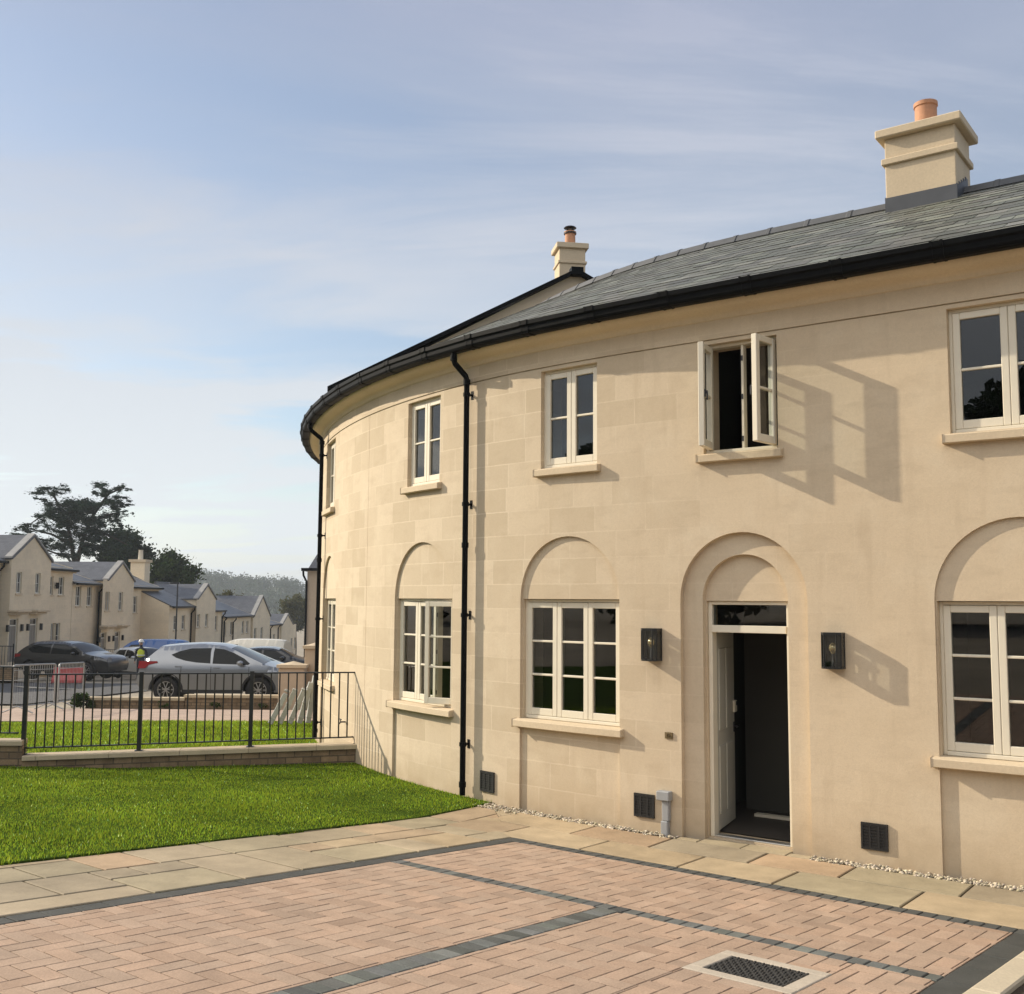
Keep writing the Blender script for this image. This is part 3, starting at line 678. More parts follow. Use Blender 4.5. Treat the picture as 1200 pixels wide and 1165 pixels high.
# terrain sheet to the horizon
xs=np.concatenate([np.linspace(-2500,-120,18),np.linspace(-110,-32,14),np.linspace(-30,16,80),np.linspace(18,120,14),np.linspace(150,2500,16)])
ys=np.concatenate([np.linspace(-2500,-60,16),np.linspace(-50,-8,12),np.linspace(-7,24,100),np.linspace(25,160,60),np.linspace(180,2600,30)])
XX,YY=np.meshgrid(xs,ys); ZZ=zg_np(XX,YY)-.09
V=np.c_[XX.ravel(),YY.ravel(),ZZ.ravel()]; nx=len(xs); ny=len(ys)
I=np.arange(nx*ny).reshape(ny,nx); Fq=np.stack([I[:-1,:-1],I[:-1,1:],I[1:,1:],I[1:,:-1]],-1).reshape(-1,4)
struct(np_mesh('ground',V,Fq,M['earth'],smooth=True))

def clip(poly,a,b):
    """keep the part of poly left of a->b"""
    out=[]; n=len(poly); f=lambda p:(b[0]-a[0])*(p[1]-a[1])-(b[1]-a[1])*(p[0]-a[0])
    for i in range(n):
        p,q=poly[i],poly[(i+1)%n]; fp,fq=f(p),f(q)
        if fp>=0: out.append(p)
        if (fp>=0)!=(fq>=0): t=fp/(fp-fq); out.append((p[0]+(q[0]-p[0])*t,p[1]+(q[1]-p[1])*t))
    return out
def clip_poly(poly,region):
    for i in range(len(region)):
        poly=clip(poly,region[i],region[(i+1)%len(region)])
        if len(poly)<3: return None
    return poly
def area(p): return abs(sum(p[i][0]*p[(i+1)%len(p)][1]-p[(i+1)%len(p)][0]*p[i][1] for i in range(len(p))))/2
def shrink(p,d):
    """inset a convex ccw polygon"""
    lines=[]; n=len(p)
    for i in range(n):
        a,b=p[i],p[(i+1)%n]; l=math.hypot(b[0]-a[0],b[1]-a[1])
        if l<1e-4: continue
        nx_,ny_=-(b[1]-a[1])/l*d,(b[0]-a[0])/l*d; lines.append(((a[0]+nx_,a[1]+ny_),(b[0]+nx_,b[1]+ny_)))
    q=p
    for a,b in lines:
        q=clip(q,a,b)
        if len(q)<3: return None
    return q
def dedupe(p):
    o=[]
    for q in p:
        if not o or math.hypot(q[0]-o[-1][0],q[1]-o[-1][1])>.003: o.append(q)
    if len(o)>1 and math.hypot(o[0][0]-o[-1][0],o[0][1]-o[-1][1])<.003: o.pop()
    return o
def stone(mb,poly,joint,cham,top,depth,col,jit=0.,mat=0):
    """a paving unit: chamfered top standing on the ground surface"""
    poly=dedupe(poly)
    ma=.00005 if joint==0 else .0012
    if len(poly)<3 or area(poly)<ma: return
    a=shrink(poly,joint) if joint else poly
    if not a: return
    a=dedupe(a)
    if len(a)<3 or area(a)<ma*.66: return
    b=shrink(a,cham)
    if not b: b=a
    b=dedupe(b)
    tx,ty=random.uniform(-jit,jit),random.uniform(-jit,jit); cx=sum(p[0] for p in a)/len(a); cy=sum(p[1] for p in a)/len(a); dz=random.uniform(-jit,jit)*.12
    h=lambda p,o: (p[0],p[1],zg(p[0],p[1])+top+o+dz+tx*(p[0]-cx)+ty*(p[1]-cy))
    mb.face([h(p,0) for p in b],col=col,mat=mat)
    if len(a)==len(b):
        for i in range(len(a)):
            j=(i+1)%len(a); mb.face([h(a[i],-cham*.7),h(a[j],-cham*.7),h(b[j],0),h(b[i],0)],col=tuple(c*.92 for c in col),mat=mat)
    for i in range(len(a)):
        j=(i+1)%len(a); mb.face([h(a[i],-depth),h(a[j],-depth),h(a[j],-cham*.7),h(a[i],-cham*.7)],col=tuple(c*.8 for c in col),mat=mat)
def drape(mb,poly,off,cell=.5,mat=0):
    """a thin sheet following the ground, cut into cells"""
    x0=min(p[0] for p in poly); x1=max(p[0] for p in poly); y0=min(p[1] for p in poly); y1=max(p[1] for p in poly)
    i=x0
    while i<x1:
        j=y0
        while j<y1:
            q=clip_poly([(i,j),(i+cell,j),(i+cell,j+cell),(i,j+cell)],poly)
            if q and area(q)>1e-5: mb.face([(p[0],p[1],zg(*p)+off) for p in q],uv=[(p[0],p[1]) for p in q],mat=mat)
            j+=cell
        i+=cell
a1=R(51.2); e1=Vector((math.cos(a1),math.sin(a1),0)); e2=Vector((math.sin(a1),-math.cos(a1),0))   # block axes
P0=Vector((0.02,10.44,0))       # corner of the dark border nearest the house
def D(a,b): p=P0+e1*a+e2*b; return (p.x,p.y)
# drive axes: a<0 comes towards the camera, b>0 runs to the right
BW=.16
AEND=-9.5; BEND=4.50
def blk(): v=random.choice([random.uniform(.92,1.06)]*7+[random.uniform(.80,.9),random.uniform(1.06,1.13)]); r=random.uniform(-.03,.03); return (v*(1+r*.5),v*(1-r*.4),v*(1-r))
def dblk(): v=random.choice([random.uniform(.8,1.12)]*6+[random.uniform(.6,.75),random.uniform(1.2,1.4)]); return (v,v*random.uniform(.98,1.04),v*random.uniform(.97,1.05))
# band D runs along b at a=-1.66, band B runs along a at b=2.52
DA=-1.72; DW=.135; BB=2.21; BBW=.17
drain=[D(-2.67,3.37),D(-2.13,3.37),D(-2.13,4.03),D(-2.67,4.03)]
regions=[[D(DA+DW/2,BW),D(DA+DW/2,BEND),D(-BW,BEND),D(-BW,BW)],
         [D(AEND,BW),D(AEND,BB),D(DA-DW/2,BB),D(DA-DW/2,BW)],
         [D(AEND,BB+BBW),D(AEND,BEND),D(DA-DW/2,BEND),D(DA-DW/2,BB+BBW)]]
def ccw(p): return p if sum(p[i][0]*p[(i+1)%len(p)][1]-p[(i+1)%len(p)][0]*p[i][1] for i in range(len(p)))>0 else p[::-1]
regions=[ccw(r) for r in regions]
mb=MB(); w=.121
dr0,dr1,db0,db1=-2.67,-2.13,3.37,4.03
def sub_drain(q):
    """split a block round the drain cover"""
    r=ccw(drain); out=[]; rest=q
    for i in range(4):
        a,b=r[i],r[(i+1)%4]; o=clip(rest,b,a)
        if len(o)>=3 and area(o)>.0008: out.append(o)
        rest=clip(rest,a,b)
        if len(rest)<3: break
    return out
for i in range(-90,60):
    for j in range(-40,60):
        # 90 degree herringbone of 2:1 blocks
        k=(i-j)%4
        if k==0: cell=[(i,j),(i+2,j),(i+2,j+1),(i,j+1)]
        elif k==3: cell=[(i,j),(i+1,j),(i+1,j+2),(i,j+2)]
        else: continue
        q=[D(a*w,b*w) for a,b in cell]
        q=ccw(q)
        c=D((i+.7)*w,(j+.7)*w)
        if c[1]<1.2: continue
        for r in regions:
            p=clip_poly(q,r)
            if p:
                col=blk()
                for s_ in (sub_drain(p) if r is regions[2] else [p]): stone(mb,s_,.0028,.003,.0,.03,col,.007)
def run(lo,hi,fn,length,mat=1,k=None):
    t=lo
    while t<hi-.01:
        t1=min(t+length,hi); stone(mb,ccw([D(*p) for p in fn(t,t1)]),.003,.006,.001,.03,(tuple(c*k for c in (lambda v:(v,v,v))(random.uniform(.9,1.1))) if k else dblk()),.012,mat); t=t1
run(-BW,-AEND,lambda t,u:[(-t,0),(-u,0),(-u,BW),(-t,BW)],.21,1,.5)                      # border beside the slabs on the left
run(0,BEND+.2,lambda t,u:[(-BW,t),(0,t),(0,u),(-BW,u)],.107,1,.62)                       # border along the house
run(BW,BEND,lambda t,u:[(DA-DW/2,t),(DA+DW/2,t),(DA+DW/2,u),(DA-DW/2,u)],.112)     # middle band
run(-DA+DW/2,-AEND,lambda t,u:[(-t,BB),(-u,BB),(-u,BB+BBW),(-t,BB+BBW)],.107)
run(BW,-AEND,lambda t,u:[(-t,BEND),(-u,BEND),(-u,BEND+.2),(-t,BEND+.2)],.4,1,.5)
drive=struct(mb.build('driveway',[M['block'],M['block_dark']]))
mb=MB(); drape(mb,ccw([D(AEND,-.02),D(AEND,BEND+.2),D(.02,BEND+.2),D(.02,-.02)]),-.0075,.4); struct(mb.build('driveway_bed',M['joint']))
mb=MB(); t=0.
for t in np.arange(.06,9.5,.915): stone(mb,ccw([D(-t,BEND+.2),D(-t-.915,BEND+.2),D(-t-.915,BEND+.37),D(-t,BEND+.37)]),.003,.012,.03,.12,(1,1,1))
struct(mb.build('kerb',M['kerb']))
mb=MB(); drape(mb,ccw([D(-9.5,BEND+.37),D(-9.5,BEND+3.5),D(-.05,BEND+3.5),D(-.05,BEND+.37)]),.0,.5); struct(mb.build('soil',M['soil']))
# drain cover
t=thing('drain_cover','dark patterned metal inspection cover in a pale concrete collar set in the block paving','drain cover')
mb=MB(); a0,a1_,b0,b1=dr0,dr1,db0,db1
inn=(a0+.085,a1_-.085,b0+.09,b1-.09)
for q in ([(a0,b0),(inn[0],b0),(inn[0],b1),(a0,b1)],[(inn[1],b0),(a1_,b0),(a1_,b1),(inn[1],b1)],[(inn[0],b0),(inn[1],b0),(inn[1],inn[2]),(inn[0],inn[2])],[(inn[0],inn[3]),(inn[1],inn[3]),(inn[1],b1),(inn[0],b1)]):
    stone(mb,ccw([D(*p) for p in q]),.0,.006,.004,.05,(1,1,1))
mb.build('collar',M['concrete'],t)
mb=MB(); stone(mb,ccw([D(inn[0],inn[2]),D(inn[1],inn[2]),D(inn[1],inn[3]),D(inn[0],inn[3])]),.004,.003,-.004,.04,(1,1,1))
na,nb=11,18
for i in range(na):
    for j in range(nb):
        ca=inn[0]+(inn[1]-inn[0])*(i+.5)/na; cb=inn[2]+(inn[3]-inn[2])*(j+.5)/nb; hh=.007
        o=(.012,.005) if (i+j)%2 else (.005,.012)
        stone(mb,ccw([D(ca-o[0],cb-o[1]),D(ca+o[0],cb-o[1]),D(ca+o[0],cb+o[1]),D(ca-o[0],cb+o[1])]),0,.002,.004,.02,(1,1,1),0,1)
mb.build('cover',[M['iron'],M['studs']],t); c_=D((a0+a1_)/2,(b0+b1)/2); place(t,(c_[0],c_[1],zg(*c_)))

# sandstone slabs: two courses along the house wall, random courses beside the lawn
def slabcol(): return random.choice([(1,1,1),(.97,.98,.97),(.9,.93,.9),(1.05,1.0,.93),(1.04,.92,.86),(.84,.85,.86),(1.1,1.06,1.0),(.95,.88,.84)])
def jitcol():
    c=slabcol(); v=random.uniform(.92,1.06); return tuple(x*v for x in c)
mb=MB()
def wallcourse(o0,o1,start,lens,endclip=None):
    s=start
    for l in lens:
        a=[W(s,o0),W(s-l,o0),W(s-l,o1),W(s,o1)]; p=ccw([(v.x,v.y) for v in a])
        if o1>.9: # outer course runs straight along the dark border
            p=ccw([(W(s,o0).x,W(s,o0).y),(W(s-l,o0).x,W(s-l,o0).y)]+[])if False else p
        stone(mb,p,.009,.008,.006,.05,jitcol(),.004); s-=l
wallcourse(.11,.58,8.35,[1.02,.86,.97,.80,.95,.9,.78,.95,.9,.9,.9,.9])
# outer course: between the inner course and the border line
s=8.42
for l in [.62,.93,.98,.86,1.02,.95,.86,.9,.95,.9,.9]:
    q=ccw([(v.x,v.y) for v in (W(s,.58),W(s-l,.58),W(s-l,1.7),W(s,1.7))]); a=D(0,-3); b=D(0,9)
    q=clip(q,b,a) if False else clip(q,a,b)
    if len(q)>=3 and area(q)>.01: stone(mb,q,.009,.008,.006,.05,jitcol(),.004)
    s-=l
for sa,sb,oa in ((6.44,6.22,.0),(5.34,5.12,.0),(6.215,5.78,-.12),(5.78,5.345,-.12)):
    stone(mb,ccw([(v.x,v.y) for v in (W(sa,oa),W(sb,oa),W(sb,.11),W(sa,.11))]),.003,.006,.006,.05,(.97,.98,.95),.002)
stone(mb,ccw([(v.x,v.y) for v in (W(8.36,.09),W(8.85,.09),W(8.85,.8),W(8.36,.8))]),.002,.004,-.001,.05,(.97,.96,.93),.0)
# left area: lawn edge roughly parallel to the border
LE0=(-0.20,12.2); LE1=(-3.75,8.05)
ld=(Vector((*LE1,0))-Vector((*LE0,0))).normalized(); LEx=lambda t:(LE0[0]+ld.x*t,LE0[1]+ld.y*t)
far=LEx(14); lreg=[D(0,0),LEx(-.25),far,D(-13,0)]
w0=W(8.42,.11); w1=W(8.42,.58); wv=W(8.42,1.12)
lreg=ccw([D(0,0),LE0,far,D(-13,0)])
lreg2=ccw([D(0,0),(w0.x,w0.y),(W(8.75,.10).x,W(8.75,.10).y),LE0])
rows_=[(.0,.85),(.85,1.8)]
for ri,(b0,b1) in enumerate(rows_):
    t=2.2 - ri*.53
    while t>-12:
        bm_=b0+(b1-b0)*random.choice([.36,.5,.64]); l=random.choice([.75,.95,1.15]); k=random.random()
        if k<.22: cells=[(t,t-l*.72,b0,b1)]; adv=l*.72
        elif k<.62: l2=l*random.choice([.42,.58]); cells=[(t,t-l,b0,bm_),(t,t-l2,bm_,b1),(t-l2,t-l,bm_,b1)]; adv=l
        else: l2=l*random.choice([.4,.6]); cells=[(t,t-l2,b0,bm_),(t-l2,t-l,b0,bm_),(t,t-l,bm_,b1)]; adv=l
        for ta,tb,ba,bb in cells:
            q=ccw([D(ta,-ba),D(tb,-ba),D(tb,-bb),D(ta,-bb)]); col=jitcol()
            for rg in (lreg,lreg2):
                p=clip_poly(q,rg)
                if p and area(p)>.004: stone(mb,p,.009,.008,.006,.05,col,.004)
        t-=adv
struct(mb.build('path',M['slab']))
mb=MB(); drape(mb,lreg,-.016,.5); drape(mb,lreg2,-.016,.5)
for k in range(60):
    s=8.5-k*.25; q=ccw([(v.x,v.y) for v in (W(s,-.01),W(s-.25,-.01),W(s-.25,1.6),W(s,1.6))]); q=clip(q,D(0,-4),D(0,9))
    if len(q)>=3: mb.face([(p[0],p[1],zg(*p)-.015) for p in q])
struct(mb.build('path_bed',M['joint']))
# pale gravel strip against the wall
M['pebble']=mat('pale_pebble',(.48,.43,.34),.8,tint=True,noise=(30,.15,3))
ico=bmesh.new(); bmesh.ops.create_icosphere(ico,subdivisions=1,radius=1); iv=np.array([v.co[:] for v in ico.verts]); ifc=np.array([[v.index for v in f.verts] for f in ico.faces]); ico.free()
Vs=[];Fs=[];Ts=[];k=0
for _ in range(3900):
    s=rng.uniform(-.5,9.0)
    if 5.12<s<6.45: continue
    if 6.3<s<7.0 and rng.random()<.7: continue
    o=rng.uniform(-.01,.14 if s<8.3 else .24); p=W(s,o); r=rng.uniform(.007,.020)*np.array([1,rng.uniform(.7,1.2),rng.uniform(.5,.8)])
    a=rng.uniform(0,6.28); q=iv*r; q=np.c_[q[:,0]*np.cos(a)-q[:,1]*np.sin(a),q[:,0]*np.sin(a)+q[:,1]*np.cos(a),q[:,2]]
    Vs.append(q+np.array([p.x,p.y,zg(p.x,p.y)+rng.uniform(-.008,.016)])); Fs.append(ifc+k); k+=len(iv); v=rng.uniform(.6,1.35); Ts.append(np.tile([v,v*rng.uniform(.93,1),v*rng.uniform(.82,1)],(len(iv),1)))
g_=np_mesh('gravel',np.vstack(Vs),np.vstack(Fs),M['pebble'],tint=np.vstack(Ts)); g_['label']='pale pebbles along the foot of the house wall'; g_['category']='gravel'; g_['kind']='stuff'

# lawns
FA=Vector((-2.03,15.06,0)); FB=Vector((-6.45,14.15,0)); fd=(FB-FA).normalized()        # low wall line, from the house to the left
def FL(t,o=0): p=FA+fd*t+Vector((fd.y,-fd.x,0))*-o; return (p.x,p.y)
LZ=.018
def lawn_poly_front():
    pts=[LE0]+[(W(s,.0).x,W(s,.0).y) for s in np.arange(8.85,12.7,.25)]+[FL(.0),FL(14)]+[LEx(15)]
    return pts
front=lawn_poly_front()
def blades(name,poly,n,hmin,hmax,wd,zoff,seed,edge=None,par=None):
    r=np.random.default_rng(seed); xs_=[p[0] for p in poly]; ys_=[p[1] for p in poly]
    pts=r.uniform((min(xs_),min(ys_)),(max(xs_),max(ys_)),(n*3,2))
    # keep only what the frame (and a step to either side of it) could show
    pts=pts[(pts[:,0]>-.62*pts[:,1]-1.2)]
    ins=np.zeros(len(pts),bool); m=len(poly); j=m-1
    for i in range(m):
        xi,yi=poly[i]; xj,yj=poly[j]
        c=((yi>pts[:,1])!=(yj>pts[:,1]))&(pts[:,0]<(xj-xi)*(pts[:,1]-yi)/(yj-yi+1e-12)+xi); ins^=c; j=i
    pts=pts[ins][:n]; n=len(pts)
    a=r.uniform(0,2*np.pi,n); h=r.uniform(hmin,hmax,n)*(1+.35*np.sin(pts[:,0]*2.3+np.cos(pts[:,1]*1.7)*2)*np.sin(pts[:,1]*2.9)); lean=r.uniform(.1,.75,n)*h; la=r.uniform(0,2*np.pi,n); w_=wd*r.uniform(.7,1.3,n)
    z=zg_np(pts[:,0],pts[:,1])+zoff
    b0=np.c_[pts[:,0]-np.cos(a)*w_,pts[:,1]-np.sin(a)*w_,z-.01]; b1=np.c_[pts[:,0]+np.cos(a)*w_,pts[:,1]+np.sin(a)*w_,z-.01]
    tp=np.c_[pts[:,0]+np.cos(la)*lean,pts[:,1]+np.sin(la)*lean,z+h]
    V=np.stack([b0,b1,tp],1).reshape(-1,3); F_=np.arange(3*n).reshape(-1,3)
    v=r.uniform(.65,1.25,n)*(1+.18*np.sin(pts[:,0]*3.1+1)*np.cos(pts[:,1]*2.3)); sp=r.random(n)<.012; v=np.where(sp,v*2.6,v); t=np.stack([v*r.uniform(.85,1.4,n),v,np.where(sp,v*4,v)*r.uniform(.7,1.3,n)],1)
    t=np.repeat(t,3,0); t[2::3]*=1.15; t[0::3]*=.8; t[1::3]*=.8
    o=np_mesh(name,V,F_,M['grass'],tint=t); return o
def lawn_base(name,poly,zoff):
    bm=bmesh.new(); vs=[bm.verts.new((p[0],p[1],0)) for p in poly]; f=bm.faces.new(vs)
    for ax in (0,1):
        lo=min(p[ax] for p in poly); hi=max(p[ax] for p in poly)
        for k in np.arange(lo+.5,hi,.5):
            co_=[0,0,0]; no=[0,0,0]; co_[ax]=k; no[ax]=1
            bmesh.ops.bisect_plane(bm,geom=bm.verts[:]+bm.edges[:]+bm.faces[:],plane_co=co_,plane_no=no)
    ed=[e for e in bm.edges if len(e.link_faces)==1]
    for v in bm.verts: v.co.z=zg(v.co.x,v.co.y)+zoff
    ext=bmesh.ops.extrude_edge_only(bm,edges=ed)
    for g in ext['geom']:
        if isinstance(g,bmesh.types.BMVert): g.co.z-=.14
    me=bpy.data.meshes.new(name); bm.to_mesh(me); bm.free(); me.materials.append(M['lawnsoil']); o=bpy.data.objects.new(name,me); COL.objects.link(o); return struct(o)
lawn_base('lawn',front,LZ)
edge=[]
for k in range(60):
    a_,b_=LEx(-.1+k*.13),LEx(-.1+(k+1)*.13); edge.append((a_,b_))
eo=Vector((-ld.y,ld.x,0)); eo=eo if (eo.x*e2.x+eo.y*e2.y)>0 else -eo
ep=[(LE0[0]+eo.x*.03,LE0[1]+eo.y*.03)]+[(LEx(t_)[0]+eo.x*(.025+.012*math.sin(t_*7)+.01*math.sin(t_*19)),LEx(t_)[1]+eo.y*(.025+.012*math.sin(t_*7)+.01*math.sin(t_*19))) for t_ in np.arange(.1,7.2,.1)]+[(LEx(t_)[0]-eo.x*.05,LEx(t_)[1]-eo.y*.05) for t_ in np.arange(7.2,-.1,-.4)]
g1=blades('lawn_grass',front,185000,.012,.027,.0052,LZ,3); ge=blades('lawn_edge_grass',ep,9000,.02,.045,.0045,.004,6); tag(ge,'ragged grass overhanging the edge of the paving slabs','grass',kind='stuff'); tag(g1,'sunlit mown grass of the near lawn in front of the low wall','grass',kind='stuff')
back=[(W(s,.0).x,W(s,.0).y) for s in np.arange(12.6,20.0,.4)]
back=[FL(.05,-.30)]+back+[(-3.9,22.7),(-7.2,22.75),(-10.3,21.9),(-16,20.6),FL(14,-.30)]
lawn_base('rear_lawn',back,.0)
g2=blades('rear_lawn_grass',back,62000,.02,.05,.009,.0,5); tag(g2,'sunlit strip of grass beyond the railings','grass',kind='stuff')

# ------------------------------------------------------------------ low wall and railings
def low_wall(name,label,t0,t1,ztop0,ztop1,thick=.24):
    t=thing(name,label,'wall'); nrm=Vector((fd.y,-fd.x,0))
    if nrm.y>0: nrm=-nrm
    def pt(a,o,z): p=FA+fd*a+nrm*o; return Vector((p.x,p.y,z))
    mb=MB(); n=12
    zt=lambda a: ztop0+(ztop1-ztop0)*(a-t0)/(t1-t0)
    for o,sg in ((0,1),(-thick,-1)):
        for k in range(n):
            a,b=t0+(t1-t0)*k/n,t0+(t1-t0)*(k+1)/n
            za,zb_=zt(a)-.06,zt(b)-.06
            mb.face([pt(a,o,-.4),pt(b,o,-.4),pt(b,o,zb_),pt(a,o,za)],uv=[(a,-.4-za),(b,-.4-zb_),(b,0),(a,0)])
    for a in (t0,t1): mb.face([pt(a,0,-.4),pt(a,-thick,-.4),pt(a,-thick,zt(a)-.06),pt(a,0,zt(a)-.06)],uv=[(0,-.4),(thick,-.4),(thick,zt(a)),(0,zt(a))])
    mb.build('brickwork',M['brick'],t)
    mb=MB(); a=t0
    while a<t1-.05:
        b=min(a+.9,t1); rows=[]
        for q in (a+.003,b-.003): rows.append([pt(q,.035,zt(q)-.06),pt(q,.035,zt(q)-.008),pt(q,.027,zt(q)),pt(q,-thick-.027,zt(q)),pt(q,-thick-.035,zt(q)-.008),pt(q,-thick-.035,zt(q)-.06)])
        mb.grid(rows,smooth=False,close=True,cap=True); a=b
    mb.build('coping',M['coping'],t); place(t,pt((t0+t1)/2,-thick/2,0)); return zt
STEP=4.42
zt1=low_wall('low_wall','low tan brick wall under the railings where it meets the curved house',-.25,STEP,.275,.205)
zt2=low_wall('low_wall','raised end of the low brick wall at the left edge of the view',STEP+.002,14,.40,.60)
def railing(name,label,t0,t1,npan,ztfun,zrail,posts,gap=.115):
    t=thing(name,label,'railing','black railings on the low brick wall'); 
    nrm=Vector((fd.y,-fd.x,0)); nrm=-nrm if nrm.y>0 else nrm
    def pt(a,z,o=0): p=FA+fd*a+nrm*(-.12+o); return Vector((p.x,p.y,z))
    ps=np.linspace(t0,t1,npan+1)
    an=math.atan2(fd.y,fd.x)
    for i,a in enumerate(ps):
        if not posts[i]: continue
        zt_=zrail(a)+.0+(.0 if posts[i]==1 else .09); h=.027; Mx=Matrix.Translation(pt(a,0))@Matrix.Rotation(an,4,'Z'); mb=MB()
        mb.box((-h,-h,ztfun(a)-.02),(h,h,zt_),Mx); mb.box((-h-.004,-h-.004,zt_),(h+.004,h+.004,zt_+.008),Mx); mb.box((-.05,-.05,ztfun(a)-.004),(.05,.05,ztfun(a)+.008),Mx)
        mb.build('post',M['blackmetal'],t)
    for i in range(npan):
        a,b=ps[i]+.024,ps[i+1]-.024; mb=MB(); r=.009
        zb0,zb1=ztfun(a)+.085,ztfun(b)+.085
        for z0_,z1_,hh,ww in ((zrail(a)-.02,zrail(b)-.02,.009,.024),(zb0,zb1,.008,.02)):
            rows=[[pt(q,z-hh,-ww),pt(q,z+hh,-ww),pt(q,z+hh,ww),pt(q,z-hh,ww)] for q,z in ((a,z0_),(b,z1_))]; mb.grid(rows,smooth=False,close=True,cap=True)
        nb=int(round((b-a)/gap))
        for k in range(1,nb):
            q=a+(b-a)*k/nb; zb_=ztfun(q)+.085
            mb.tube([pt(q,zb_-.004),pt(q,zrail(q)-.016)],.011,6)
        for q in (a,b):
            sg=1 if q==a else -1; mb.tube([pt(q,ztfun(q)+.085),pt(q+sg*.05,ztfun(q)+.085)],.012,6)
        mb.build('panel',M['blackmetal'],t)
    place(t,pt((t0+t1)/2,ztfun((t0+t1)/2)))
railing('railing','black metal railing with three panels of upright bars ending at the curved house',.09,STEP+.02,3,zt1,lambda a:1.265+.0*a,(1,1,1,2))
railing('railing','black metal railing on the raised end of the wall at the left',STEP+.06,STEP+8.0,4,zt2,lambda a:1.36+.02*(a-STEP),(0,1,1,1,1))

# ================================================================== BEYOND THE RAILINGS
def flat(name,poly,off,m,cell=1.0,uvs=1):
    mb=MB(); drape(mb,ccw(poly),off,cell); o=mb.build(name,m); return struct(o)
flat('road',[(-70,29.5),(-14,29.5),(4,29.5),(4,44),(-13.2,46),(-12.5,170),(-22.0,170),(-21.0,46),(-70,46)],-.045,M['asphalt'],1.5)
flat('paved_court',[(-30,19.4),(-16,20.3),(-10.3,21.7),(-7.2,22.6),(-3.6,22.6),(6,22.8),(6,29.4),(-9,29.4),(-12.3,27.2),(-30,27.2)],-.02,M['farpave'],.9)
flat('pavement',[(-70,46.1),(-21.0,46.1),(-22,170),(-24.3,170),(-23.6,48.6),(-70,48.6)],.03,M['footway'],1.6)
flat('pavement',[(-11.6,31.0),(-15.5,36.5),(-20,40.5),(-26,42.5),(-26,43.6),(-19.5,42.0),(-14.0,37.9),(-10.6,32.0)],-.02,M['footway'],1.2)

# low brick wall in front of the silver car, with its stepped end, piers and a clipped shrub
t=thing('garden_wall','low brick garden wall with pale coping running in front of the silver car','wall')
GX0,GX1,GY=-10.95,-5.7,28.0
def gwall(x0,x1,zt,nm):
    mb=MB(); zb=-1.0; y0,y1=GY-.12,GY+.12
    for y in (y0,y1): mb.face([(x0,y,zb),(x1,y,zb),(x1,y,zt-.07),(x0,y,zt-.07)],uv=[(x0,zb),(x1,zb),(x1,zt),(x0,zt)])
    for x in (x0,x1): mb.face([(x,y0,zb),(x,y1,zb),(x,y1,zt-.07),(x,y0,zt-.07)],uv=[(0,zb),(.24,zb),(.24,zt),(0,zt)])
    mb.box((x0-.02,y0-.03,zt-.07),(x1+.02,y1+.03,zt),mat=1); return mb.build(nm,[M['brick'],M['coping']],t)
gwall(GX0,-8.42,-.28,'wall_section'); gwall(-8.40,GX1,-.20,'wall_section'); place(t,(-8.1,GY,zg(-8.1,GY)))
def pier(name,label,x,y,w,d,h,m):
    t=thing(name,label,'gate pier'); mb=MB(); z=zg(x,y)-.3
    mb.box((x-w/2,y-d/2,z),(x+w/2,y+d/2,z+h+.3)); mb.build('shaft',m,t,bevel=.01)
    mb=MB(); mb.box((x-w/2-.05,y-d/2-.05,z+h+.3),(x+w/2+.05,y+d/2+.05,z+h+.38)); mb.lathe([(w*.5,z+h+.38),(0,z+h+.46)],(x,y,0),4); mb.build('cap',M['stone'],t); place(t,(x,y,z+.3))
pier('stone_pier','low broad rendered pier that hides the front of the silver car',-5.62,27.9,.66,.5,1.03,M['farwall2'])
pier('stone_pier','taller narrow rendered pier beside the curved house corner',-5.12,28.3,.50,.5,1.52,M['farwall2'])

def leaf_cloud(name,centres,radii,n,size,m,par=None,seed=1,flatz=1.,tints=None,lo=.55,hi=1.25,fuzzy=False):
    """many small leaf faces scattered through overlapping clumps"""
    r=np.random.default_rng(seed); centres=np.asarray(centres,float); radii=np.asarray(radii,float)
    if radii.ndim==1: radii=np.c_[radii,radii,radii*flatz]
    wgt=(radii.prod(1))**.7; idx=r.choice(len(centres),n,p=wgt/wgt.sum())
    d=r.normal(size=(n,3)); d/=np.linalg.norm(d,axis=1)[:,None]; rad=r.uniform(0,1,n)**.42
    if fuzzy: rad=np.abs(r.normal(size=n))*.62
    P=centres[idx]+d*rad[:,None]*radii[idx]
    u=r.normal(size=(n,3)); u/=np.linalg.norm(u,axis=1)[:,None]; v=np.cross(u,r.normal(size=(n,3))); v/=np.linalg.norm(v,axis=1)[:,None]
    if flatz<1: u[:,2]*=.35; v[:,2]*=.35
    sz=size*r.uniform(.6,1.4,n)[:,None]
    V=np.stack([P-u*sz,P+v*sz*.55,P+u*sz,P-v*sz*.55],1).reshape(-1,3); F_=np.arange(4*n).reshape(-1,4)
    ct=r.uniform(lo,hi,len(centres)); tv=ct[idx]*r.uniform(.75,1.25,n); T=np.stack([tv*r.uniform(.9,1.15,n),tv,tv*r.uniform(.8,1.1,n)],1)
    return np_mesh(name,V,F_,m,parent=par,tint=np.repeat(T,4,0))
M['shrubleaf']=leaf_mat('shrub_leaf',(.05,.085,.025),.25); M['cedar']=leaf_mat('cedar_needles',(.032,.055,.042),.15); M['oak']=leaf_mat('broad_leaf',(.055,.085,.03),.25)
M['darkleaf']=leaf_mat('dark_evergreen_leaf',(.028,.048,.026),.15); M['autumn']=leaf_mat('olive_leaf',(.085,.085,.035),.25); M['hillwood']=leaf_mat('distant_wood_leaf',(.06,.08,.05),.1)
